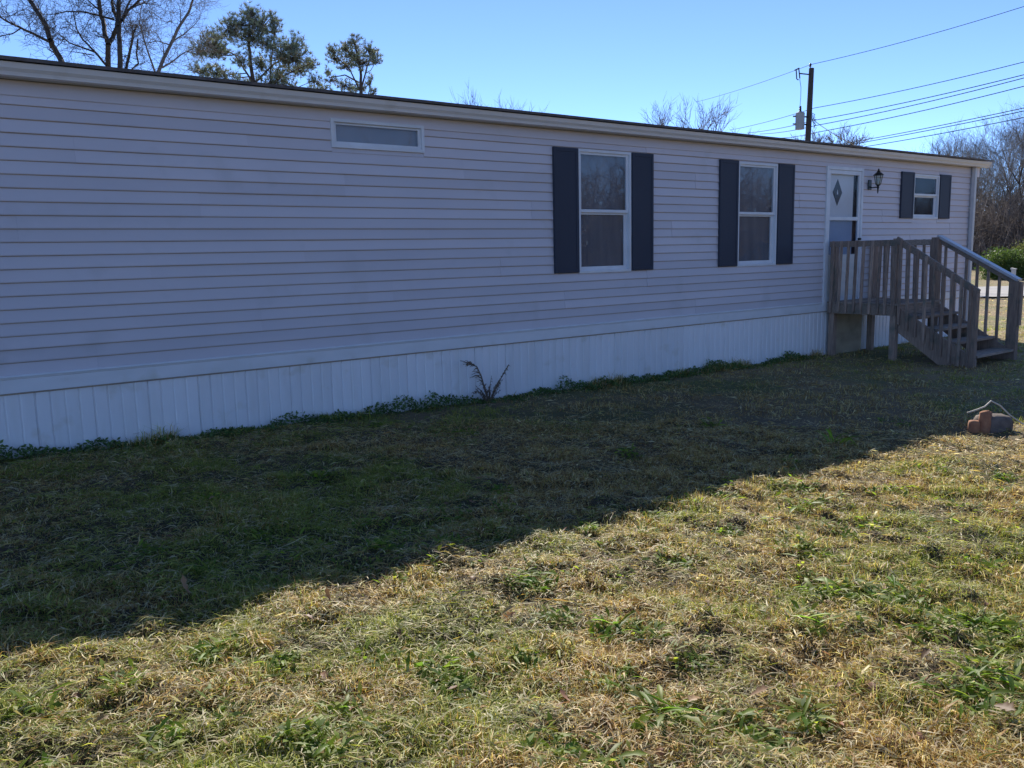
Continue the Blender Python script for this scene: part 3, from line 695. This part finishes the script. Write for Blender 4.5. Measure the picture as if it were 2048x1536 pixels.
c = at(2062, 528, 41); shrub('yellow-green shrub crowding the rounded shrub across the road', (c[0], c[1], c[2]), (1.0, 1.0, 1.1), 11000, 32, (.12, .13, .05))
b0 = at(2026, 562, 34.5)
mbx = empty('marker_post', (b0[0], b0[1], GROUND_FAR)); tag(mbx, 'short white post with a slanted cap beside the road', 'post')
keep_parent(MB().box(b0[0]-.07, b0[0]+.07, b0[1]-.07, b0[1]+.07, GROUND_FAR-.2, GROUND_FAR+.62).build('post', 'white_post', bevel=.01), mbx)
keep_parent(MB().prism([(b0[1]-.09, GROUND_FAR+.62), (b0[1]-.09, GROUND_FAR+.65), (b0[1]+.09, GROUND_FAR+.69), (b0[1]+.09, GROUND_FAR+.62)], b0[0]-.09, b0[0]+.09).build('cap', 'white_post'), mbx)

# ------------------------------------------------------------------ utility pole, transformer, wires
DP = 39.0
ptop = at(1623, 137, DP); pfoot = at(1616, 275, DP); ax = (ptop-pfoot)/np.linalg.norm(ptop-pfoot); base = ptop-ax*((ptop[2]-GROUND_FAR+.5)/ax[2])
pole = empty('utility_pole', tuple(base)); tag(pole, 'dark wooden utility pole carrying a grey transformer behind the roof', 'utility pole')
def up_(mb, name, m, **k): return keep_parent(mb.build(name, m, **k), pole)
up_(MB().tube([base, (base+ptop)/2, ptop], [.17, .14, .115], 12), 'pole', 'pole_wood', smooth=False)
q = at(1620.5, 131, DP); up_(MB().lathe([(.02, -.16), (.03, -.05), (.075, -.03), (.03, 0), (.075, .02), (.03, .05), (.06, .07), (.02, .10)], tuple(q), 10), 'insulator', 'insulator')
a, b = at(1619, 149, DP-.1), at(1599, 147, DP-.2); up_(MB().tube([a, b], .03, 6), 'bracket', 'black_metal')
k = DP/F_PX
cu = MB(); c0 = at(1596, 148, DP-.2)
cu.tube([c0+_r2*-.09+np.array([0, 0, .20]), c0+_r2*-.05+np.array([0, 0, -.22]), c0+_r2*.03+np.array([0, 0, -.26])], .03, 6); cu.tube([c0+_r2*.03+np.array([0, 0, .24]), c0+_r2*.09+np.array([0, 0, -.2])], .03, 6)
cu.tube([c0+_r2*-.16+np.array([0, 0, .16]), c0+_r2*.05+np.array([0, 0, .26])], .03, 6)
up_(cu, 'fuse_cutout', 'insulator')
tc = at(1600, 239, DP-.25)
up_(MB().lathe([(.20, -.44), (.205, -.42), (.205, .24), (.21, .25), (.19, .30), (.08, .35)], tuple(tc), 16), 'transformer_tank', 'transformer_paint')
up_(MB().lathe([(.05, .34), (.07, .38), (.04, .42), (.07, .46), (.04, .50), (.06, .55), (.03, .60)], tuple(tc), 10), 'bushing', 'insulator')
for dz in (.14, -.20):
    up_(MB().tube([tc+np.array([0, 0, dz]), tc+_r2*-.32+np.array([0, 0, dz])], .035, 6), 'terminal', 'insulator')
    up_(MB().tube([tc+np.array([0, 0, dz]), tc+_r2*.42+_fw*.2+np.array([0, 0, dz+.03])], .035, 6), 'hanger', 'black_metal')
up_(MB().tube([at(1599.5, 158, DP-.2), at(1602, 175, DP-.25), at(1601.5, 195, DP-.25), at(1600, 213, DP-.25)], .012, 5), 'lead_wire', 'cable')
lw = MB(); rg = random.Random(9)
for i in range(5):
    p = at(1624, 226+i*3, DP); pts = [p]
    for s_ in range(4): pts.append(at(1626+rg.uniform(0, 8), 230+i*5+s_*4+rg.uniform(-3, 3), DP-.1))
    lw.tube(pts, .015, 4)
up_(lw, 'drip_loops', 'cable')
def wire(label, pts, r, sag=0., ext=0.):
    P = [Vector(at(*p)) for p in pts]
    if ext: P.append(P[-1]+(P[-1]-P[-2])*ext)
    out = []
    for i in range(len(P)-1):
        for j in range(10):
            t = j/10; q = P[i].lerp(P[i+1], t); q.z -= sag*4*t*(1-t); out.append(q)
    out.append(P[-1])
    o = MB().tube(out, r, 5).build('power_line', 'cable'); return tag(o, label, 'wire')
wire('topmost power line passing over the tip of the utility pole', [(1393, 204, 62), (1622, 129, DP), (2048, 13, 31)], .012, .10, .8)
wire('power line meeting the pole just above the transformer', [(1460, 260, 58), (1629, 216, DP), (2048, 124, 31)], .014, .08, .8)
wire('upper strand of the three close cables leaving the transformer', [(1494, 266, 56), (1632, 240, DP), (2048, 149.5, 31)], .016, .08, .8)
wire('middle strand of the three close cables leaving the transformer', [(1520, 268, 54), (1632, 251, DP), (2048, 156, 31)], .016, .08, .8)
wire('lowest strand of the three close cables leaving the transformer', [(1545, 276, 53), (1632, 265, DP), (2048, 172.5, 31)], .016, .08, .8)
wire('upper of three low cables crossing below the pole group', [(1640, 295, 44), (2048, 216, 31)], .016, .06, .8)
wire('middle of three low cables crossing below the pole group', [(1640, 299, 44), (2048, 222, 31)], .016, .06, .8)
wire('lowest of three low cables crossing below the pole group', [(1660, 304, 43), (2048, 235, 31)], .016, .06, .8)
wire('slanting service drop from the pole down behind the roof', [(1632, 244, DP), (1712, 292, 30)], .014, .05)
wire('thin wire running in front of the woods past the gutter end', [(1900, 318, 50), (2048, 293, 38)], .007, .05, .8)

# ------------------------------------------------------------------ clutter on the lawn
def ground_hit(px, py):
    d = _fw+(px-1024)/F_PX*_r2-(py-768)/F_PX*_u2; t = 3.
    for _ in range(40):
        p = CAM+d*t; t += (p[2]-float(gz(p[0], p[1])))/-d[2]*.9
    return CAM+d*t
c = ground_hit(1960, 864)
def lump(name, m, c, dims, rz, tilt, rnd, seed):
    """a worn, rounded block"""
    bm = bmesh.new(); bmesh.ops.create_cube(bm, size=1); bmesh.ops.subdivide_edges(bm, edges=bm.edges[:], cuts=3, use_grid_fill=True); r_ = random.Random(seed)
    for v in bm.verts:
        q = v.co.copy(); sph = q.normalized()*.62; v.co = q.lerp(sph, rnd)+Vector([r_.gauss(0, .02) for _ in range(3)]); v.co.z += .5
        v.co = Vector((v.co.x*dims[0], v.co.y*dims[1], v.co.z*dims[2]))
    me = bpy.data.meshes.new(name); bm.to_mesh(me); bm.free(); me.materials.append(MATS[m])
    for p in me.polygons: p.use_smooth = True
    o = bpy.data.objects.new(name, me); COL.objects.link(o); o.location = c; o.rotation_euler = (0, tilt, rz); return o
rx = _r2
tag(lump('brick', 'brick', tuple(c+rx*-.055+np.array([0, 0, -.03])), (.09, .09, .13), .5, 0, .5, 1), 'short worn orange brick on end next to the taller brick', 'brick')
tag(lump('brick', 'brick', tuple(c+rx*.02+_fw*-.03+np.array([0, 0, -.03])), (.085, .095, .21), .3, .2, .45, 2), 'taller worn orange brick leaning on the grey stone chunk', 'brick')
tag(lump('stone_chunk', 'concrete', tuple(c+rx*.14+_fw*.05+np.array([0, 0, -.04])), (.25, .21, .19), -.5, 0, .55, 3), 'dark grey flat-topped stone chunk beside the orange bricks', 'stone')
cp = [c+rx*-.12+np.array([0, 0, .17]), c+rx*-.03+np.array([0, 0, .20]), c+rx*.03+np.array([0, 0, .225]), c+rx*.08+np.array([0, 0, .275]), c+rx*.16+np.array([0, 0, .235]), c+rx*.25+np.array([0, 0, .15]), c+rx*.36+np.array([0, 0, .075]), c+rx*.50+np.array([0, 0, .05]), c+rx*.75+np.array([0, 0, .04])]
tag(MB().tube(cp, .007, 6).build('cord', 'cord', smooth=True), 'pale stiff cord draped over the bricks and block', 'cord')

# ------------------------------------------------------------------ lawn
g = np.random.default_rng(42)
def lawn_points(n, rmin, rmax, power, half=rad(54)):
    u = g.random(n); r_ = (rmin**power+(rmax**power-rmin**power)*u)**(1/power); th = YAW+g.uniform(-half, half, n)
    x = r_*np.sin(th); y = CAM[1]+r_*np.cos(th)
    ok = (y < -.03) | (x > HX1+.15)
    ok &= ~((x > PX0-.02) & (x < PX1+.05) & (y > YB) & (y < 0) & (g.random(n) < .6))
    return x[ok], y[ok], r_[ok]
def greenness(x, y):
    v = fnoise(x*.45+3, y*.45+8, 3)*.62+fnoise(x*2.6+1, y*2.6, 3)*.38
    lft = np.clip((2.8-x)/3.0, 0, 1)*.17
    dry = .20*np.exp(-((x-5.2)/3.2)**2-((y+2.5)/1.5)**2)
    return np.clip((v+lft-dry-.41)*4.6, 0, 1)
STRAW = np.array([[.55, .37, .135], [.70, .53, .22], [.41, .24, .08], [.82, .70, .43], [.24, .135, .055]])
GREEN = np.array([[.25, .29, .055], [.37, .38, .08], [.17, .23, .04], [.48, .47, .12], [.30, .34, .065]])
def blade_colour(x, y):
    n = len(x); gr = greenness(x, y)*.85+.06; pick = g.random(n) < gr
    c = np.where(pick[:, None], GREEN[g.integers(0, 5, n)], STRAW[g.integers(0, 5, n)])
    return c*g.uniform(.65, 1.2, (n, 1)), pick
VV, TT, CC, off = [], [], [], 0
def push(V, T, C):
    global off
    VV.append(V); TT.append(T+off); CC.append(C); off += len(V)
def upright(n, rmin, rmax, power, L0, L1, wid, bent, tilt=(.25, 1.25), xy=None):
    x, y, r_ = lawn_points(n, rmin, rmax, power) if xy is None else (*xy, np.full(n, 6.)); n = len(x)
    patch = fnoise(x*3.1+40, y*3.1+2, 2)
    keep = g.random(n) < .35+1.1*patch
    x, y, r_, patch = x[keep], y[keep], r_[keep], patch[keep]; n = len(x)
    P = np.stack([x, y, gz(x, y)-.003], 1); az = g.uniform(0, 2*math.pi, n)+fnoise(x*.8, y*.8, 2)*5; ti = g.uniform(*tilt, n)
    L = g.uniform(L0, L1, n)*np.clip(patch*3.0-.55, .3, 1.7)
    d = np.stack([np.sin(ti)*np.cos(az), np.sin(ti)*np.sin(az), np.cos(ti)], 1)
    s = np.stack([-np.sin(az+g.normal(0, .5, n)), np.cos(az+g.normal(0, .5, n)), g.normal(0, .2, n)], 1)
    W = (wid*g.uniform(.6, 1.4, n)*np.maximum(1, r_/5.5)**.8)[:, None]*.5
    col, gp_ = blade_colour(x, y)
    if not bent:
        V = np.stack([P+s*W, P-s*W, P+d*L[:, None]], 1).reshape(-1, 3); T = np.arange(n*3).reshape(-1, 3); push(V, T, np.repeat(col, 3, 0))
    else:
        M = P+d*(L*.55)[:, None]; d2 = d.copy(); d2[:, 2] -= g.uniform(.3, 1.3, n); d2[:, :2] += g.normal(0, .35, (n, 2))
        E_ = M+d2*(L*.5)[:, None]; E_[:, 2] = np.maximum(E_[:, 2], P[:, 2]+.004)
        V = np.stack([P+s*W, P-s*W, M+s*W*.85, M-s*W*.85, E_], 1).reshape(-1, 3); b = np.arange(n)[:, None]*5
        T = np.stack([np.concatenate([b, b+1, b+3], 1), np.concatenate([b, b+3, b+2], 1), np.concatenate([b+2, b+3, b+4], 1)], 1).reshape(-1, 3)
        push(V, T, np.repeat(col, 5, 0))
def thatch(n, rmin, rmax, power, L0, L1, wid):
    x, y, r_ = lawn_points(n, rmin, rmax, power); n = len(x)
    P = np.stack([x, y, gz(x, y)+g.uniform(.002, .03, n)], 1); az = g.uniform(0, 2*math.pi, n); L = g.uniform(L0, L1, n)*.5
    d = np.stack([np.cos(az), np.sin(az), g.normal(0, .22, n)], 1)*L[:, None]; s = np.stack([-np.sin(az), np.cos(az), g.normal(0, .5, n)], 1)
    bow = np.stack([-np.sin(az), np.cos(az), np.zeros(n)], 1)*(L*g.normal(0, .25, n))[:, None]; bow[:, 2] += .006
    W = (wid*g.uniform(.5, 1.4, n)*np.maximum(1, r_/5.5)**.8)[:, None]*.5
    V = np.stack([P-d, P+bow-s*W, P+bow+s*W, P+d], 1).reshape(-1, 3); b = np.arange(n)[:, None]*4
    T = np.stack([np.concatenate([b, b+1, b+2], 1), np.concatenate([b+2, b+1, b+3], 1)], 1).reshape(-1, 3)
    col, _ = blade_colour(x, y); pale = g.random(n) < .3; col[pale] = np.array([.52, .45, .28])*g.uniform(.7, 1.15, (pale.sum(), 1))
    push(V, T, np.repeat(col, 4, 0))
upright(400000, 1.3, 7.0, .9, .014, .045, .0040, False)
upright(260000, 5.0, 20.0, .75, .025, .06, .0035, False)
upright(100000, 1.3, 8.0, .9, .03, .085, .0045, True, (.8, 1.5))
upright(60000, 6.0, 16.0, .9, .04, .09, .004, True, (.7, 1.5))
thatch(200000, 1.3, 8.0, .9, .025, .10, .0042)
thatch(70000, 7.0, 30.0, .7, .04, .12, .0045)
thatch(2500, 1.6, 9.0, 1.0, .12, .28, .0035)
upright(50000, 1.3, 8.0, 1.0, .02, .06, .012, True, (.7, 1.5))
nb = 7000; xb = g.uniform(.1, 11.7, nb); yb = -.03-np.abs(g.normal(0, .07, nb))      # uncut grass the mower misses along the skirting
kb = vnoise(xb*1.7+3, xb*0+1) > .45; xb, yb = xb[kb], yb[kb]
upright(len(xb), 0, 0, 0, .06, .17, .0042, True, (.1, .8), (xb, yb))
lawn = raw_mesh('lawn_grass', 'grass_mat', np.concatenate(VV), np.concatenate(TT), np.concatenate(CC))
tag(lawn, 'mown winter lawn of straw and green blades', 'grass', kind='stuff')

# weeds along the foot of the skirting
n = 9500; x = g.uniform(.2, 11.6, n); hgt = .012+.19*np.clip(fnoise(x*1.1+3, x*0+2.2, 3)*2.6-1.0, 0, 1)*(.4+1.1*vnoise(x*6.1, x*0+7))
y = -.035-np.abs(g.normal(0, .09, n)); z = gz(x, y)+hgt*g.random(n)**.6*np.exp(-np.abs(y+.06)*4)
tag(leaf_cloud('skirting_weeds', 'weed_leaf_mat', np.stack([x, y, z], 1), .036, g, (.10, .16, .05), .45, flat=.4), 'low clover-like weeds in a strip along the white skirting', 'weeds', kind='stuff')

# ------------------------------------------------------------------ single weeds, rosettes, dead leaves
def leaf_mesh(name, L, W, curl, m, seed, lobes=0., n=7):
    r_ = random.Random(seed); v = []; f = []
    for i in range(n+1):
        t = i/n; w_ = W*(math.sin(math.pi*min(1, t*.94+.05))**.8)*(.45+.75*t if t < .65 else 1.2-(t-.65)*.75)
        if lobes: w_ *= 1+lobes*(1 if i % 2 else -1)*r_.uniform(.5, 1)
        zz = L*(.26*t-curl*.75*t*t); xx = L*t*(1-.12*t)
        sd_ = W*.35*math.sin(t*3+seed)
        v += [(xx, sd_-w_, zz+w_*.35), (xx, sd_, zz), (xx, sd_+w_, zz+w_*.35)]
    for i in range(n):
        for j in range(2): a = 3*i+j; f.append((a, a+1, a+4, a+3))
    me = bpy.data.meshes.new(name); me.from_pydata(v, [], f); me.materials.append(MATS[m])
    for p in me.polygons: p.use_smooth = True
    return me
ROS = [leaf_mesh('leaf', 1., .042+.018*(i % 3), .30+.10*(i % 4), 'rosette_mat', i, .25 if i % 2 else 0.) for i in range(6)]
rr = random.Random(77); SPOTS = []
def rosette(px, py, size, nl, label, group, name='weed_rosette', upness=0.):
    p = ground_hit(px, py); t = empty(name, (p[0], p[1], float(gz(p[0], p[1]))+.012)); tag(t, label, 'weed', group); SPOTS.append((p[0], p[1], size))
    nl = int(nl*1.35)
    for i in range(nl):
        o = bpy.data.objects.new('leaf', rr.choice(ROS)); COL.objects.link(o); o.parent = t
        s_ = size*rr.uniform(.55, 1.15); o.scale = (s_, s_*rr.uniform(.8, 1.5), s_)
        o.rotation_euler = (rr.uniform(-.5, .5), rr.uniform(-.35, .22)-upness, i*2*math.pi/nl+rr.uniform(-.35, .35))
        o.location = (rr.gauss(0, .22)*size, rr.gauss(0, .22)*size, rr.uniform(0, .016))
    return t
GL = 'green leafy rosette weed growing in the sunlit mown grass'; GG = 'rosette weeds in the sunlit grass'
rosette(1332, 1432, .15, 26, 'largest bright green rosette of strap leaves in the sunlit grass', None)
for px, py, s_, nl in ((1620, 1018, .15, 12), (1460, 1072, .10, 9), (1345, 1135, .13, 12), (1610, 1108, .13, 12), (1050, 1165, .14, 13), (1075, 1180, .1, 9), (1232, 1268, .14, 14), (1295, 1272, .12, 10), (1618, 1252, .15, 14),
                       (1700, 1195, .13, 12), (1640, 1190, .12, 10), (1810, 1192, .14, 12), (1770, 1200, .10, 9), (1960, 1135, .11, 10), (1865, 1262, .12, 11), (1940, 1252, .12, 11), (1985, 1268, .12, 9), (1960, 1352, .14, 13),
                       (2020, 1365, .15, 14), (1985, 1412, .14, 12), (1905, 1405, .14, 9), (1462, 1468, .12, 10), (1530, 1502, .11, 10), (1100, 1508, .12, 12), (1612, 1446, .12, 12), (1050, 1340, .10, 9), (1235, 1372, .12, 11),
                       (905, 1385, .10, 9), (690, 1430, .09, 9), (425, 1308, .12, 12), (560, 1335, .10, 9), (880, 1342, .11, 9), (1180, 1070, .09, 9), (1455, 1000, .11, 9), (1310, 1040, .09, 8), (1780, 985, .10, 9), (1870, 945, .10, 9),
                       (1600, 985, .10, 9), (2010, 960, .10, 9), (560, 1180, .10, 9), (770, 1100, .09, 8), (900, 1090, .09, 8), (330, 1490, .10, 9), (640, 1500, .11, 10), (1210, 1540, .13, 12), (1380, 1330, .1, 9), (80, 1420, .10, 9), (1740, 1060, .1, 9), (1120, 1240, .09, 8), (250, 1370, .09, 8)):
    rosette(px, py, s_, nl, GL, GG)
SG = 'rosette weeds in the shaded grass'
for px, py, s_, nl in ((930, 870, .16, 8), (760, 855, .12, 9), (1000, 985, .10, 8), (640, 960, .11, 8), (420, 1000, .12, 9), (1260, 905, .11, 8), (300, 1110, .11, 9), (520, 1080, .10, 8), (1420, 850, .11, 8)):
    rosette(px, py, s_, nl, 'dark green rosette weed in the shaded grass', SG)
rosette(1672, 890, .20, 9, 'thin upright weed growing by the edge of the house shadow', None, 'upright_weed', .6)
p = rosette(760, 812, .20, 12, 'tuft of dark strap leaves against the skirting below the slot window', None, 'strap_leaf_weed', .55)
for i, (px, py) in enumerate(((70, 875), (100, 865), (395, 835), (550, 826), (580, 822), (620, 820), (1230, 742), (1285, 735), (1340, 735), (1500, 722), (1560, 720), (300, 850))):
    rosette(px, py, .16, 11, 'bushy dark weed sprouting at the foot of the skirting', 'bushy weeds at the skirting', 'skirting_weed', .6)

# broad short leaves growing thick round the rosettes
sp = np.array([q for q in SPOTS if q[1] < -.6]); ex = lawn_points(1300, 1.6, 8.5, 1.2); k_ = (fnoise(ex[0]*.9+4, ex[1]*.9, 2) > .5) & (ex[1] < -3.2)
sp = np.concatenate([sp, np.stack([ex[0][k_], ex[1][k_], np.full(k_.sum(), .07)], 1)])
VV, TT, CC, off = [], [], [], 0
x, y = [], []
for cx_, cy_, sz in sp:
    m_ = int(62 if sz > .075 else 14); a_ = g.uniform(0, 6.283, m_); q_ = sz*.85*np.sqrt(g.random(m_)); x.append(cx_+q_*np.cos(a_)); y.append(cy_+q_*np.sin(a_))
x = np.concatenate(x); y = np.concatenate(y); n = len(x)
P = np.stack([x, y, gz(x, y)+g.uniform(.004, .03, n)], 1); az = g.uniform(0, 6.283, n); L = g.uniform(.025, .08, n)[:, None]; ti = g.uniform(.85, 1.6, n)
d = np.stack([np.sin(ti)*np.cos(az), np.sin(ti)*np.sin(az), np.cos(ti)], 1); s_ = np.stack([-np.sin(az), np.cos(az), g.normal(0, .4, n)], 1)*g.uniform(.004, .010, n)[:, None]
V = np.stack([P, P+d*L*.5+s_, P+d*L*.5-s_, P+d*L-np.array([0, 0, .008])], 1).reshape(-1, 3); b = np.arange(n)[:, None]*4
T = np.stack([np.concatenate([b, b+1, b+2], 1), np.concatenate([b+1, b+3, b+2], 1)], 1).reshape(-1, 3)
col = np.array([[.15, .23, .03], [.22, .30, .04], [.10, .17, .03], [.29, .33, .05]])[g.integers(0, 4, n)]*g.uniform(.7, 1.2, (n, 1))
tag(raw_mesh('clover_patches', 'clover_mat', V, T, np.repeat(col, 4, 0)), 'small broad green leaves scattered in patches through the lawn', 'weeds', kind='stuff')

# dry arching weed in front of the skirting
p0 = np.array([5.30, -.10, 0]); p0[2] = float(gz(p0[0], p0[1]))
dw = empty('dry_weed', tuple(p0)); tag(dw, 'tall dry feathery weed with arching stems against the white skirting', 'weed')
def stem(pts, r_, side, n, sl, m='dead_weed', name='stem'):
    P = [p0+np.array(q) for q in pts]; mb = MB(); fine = []
    for i in range(len(P)-1):
        for j in range(4): fine.append(P[i]+(P[i+1]-P[i])*j/4)
    fine.append(P[-1]); mb.tube(fine, [1.7*r_*(1-.7*i/len(fine)) for i in range(len(fine))], 5)
    rs = random.Random(len(fine)+n)
    for i in range(n):
        t = .25+.75*i/n; q = fine[int(t*(len(fine)-1))]; d = np.array([side+rs.uniform(-.6, .6), rs.uniform(-.5, .3), rs.uniform(-.2, .7)])
        e = q+d*sl*rs.uniform(.5, 1.1); mb.tube([q, (q+e)/2+np.array([0, 0, .008]), e-np.array([0, 0, .012])], [.0045, .0035, .0018], 4)
    return keep_parent(mb.build(name, m), dw)
stem([(0, 0, 0), (-.05, 0, .15), (-.10, -.01, .30), (-.16, -.02, .40), (-.24, -.03, .445), (-.30, -.04, .42)], .006, -.8, 44, .10)
stem([(.03, 0, 0), (.10, 0, .14), (.20, -.01, .28), (.28, -.01, .38)], .006, .2, 34, .06)
stem([(.02, 0, 0), (.07, -.02, .12), (.14, -.02, .22)], .008, .2, 34, .055)
stem([(0, 0, 0), (.02, 0, .14), (.05, 0, .28)], .003, .1, 8, .03)
stem([(-.02, 0, 0), (-.08, -.02, .08), (-.17, -.03, .13), (-.22, -.03, .11)], .004, -.5, 16, .05)
stem([(-.02, 0, 0), (-.03, -.01, .1), (-.06, -.01, .2)], .003, 0, 12, .05)
stem([(.01, 0, 0), (0, -.03, .09), (-.02, -.03, .17)], .003, 0, 12, .05)

rs_ = random.Random(4)
for i in range(14):
    a_, h_ = rs_.uniform(-.16, .16), rs_.uniform(.10, .26)
    stem([(a_*.3, 0, 0), (a_*.7, rs_.uniform(-.04, .01), h_*.6), (a_*1.3, rs_.uniform(-.06, 0), h_)], .0022, a_*3, 9, .035)
DL = [leaf_mesh('dead_leaf', 1., .17+.04*i, -.5+.5*i, 'dead_leaf_mat', 50+i, .35) for i in range(4)]
DG = 'dead leaves on the lawn'
def dead_leaf(x, y, s_):
    o = bpy.data.objects.new('fallen_leaf', rr.choice(DL)); COL.objects.link(o); o.location = (x, y, float(gz(x, y))+rr.uniform(.018, .035))
    s_ *= .8; o.scale = (s_, s_, s_); o.rotation_euler = (rr.uniform(-.5, .5), rr.uniform(-.35, .35), rr.uniform(0, 6.28))
    tag(o, 'curled brown dead leaf lying on the mown grass', 'leaf', DG)
for px, py, s_ in ((912, 1385, .085), (1880, 1142, .10), (1985, 1432, .12), (1312, 1518, .11), (1400, 1405, .09), (1500, 1412, .10), (1845, 1335, .09), (603, 1240, .08), (1005, 1242, .09), (1030, 1238, .08), (640, 1360, .08), (1555, 1078, .08),
                   (560, 1415, .07), (700, 1440, .07), (1140, 1420, .07), (1280, 1245, .07), (1560, 1320, .08), (1740, 1380, .08), (1690, 1470, .09), (380, 1200, .11), (1230, 1130, .07), (800, 1290, .07), (1900, 1210, .07), (1420, 1230, .07), (1590, 1390, .07), (1830, 1480, .09), (1520, 938, .09)):
    q = ground_hit(px, py); dead_leaf(q[0], q[1], s_)
for i in range(70):
    px, py = rr.uniform(0, 2048), rr.uniform(950, 1530)
    q = ground_hit(px, py); dead_leaf(q[0], q[1], rr.uniform(.04, .075))
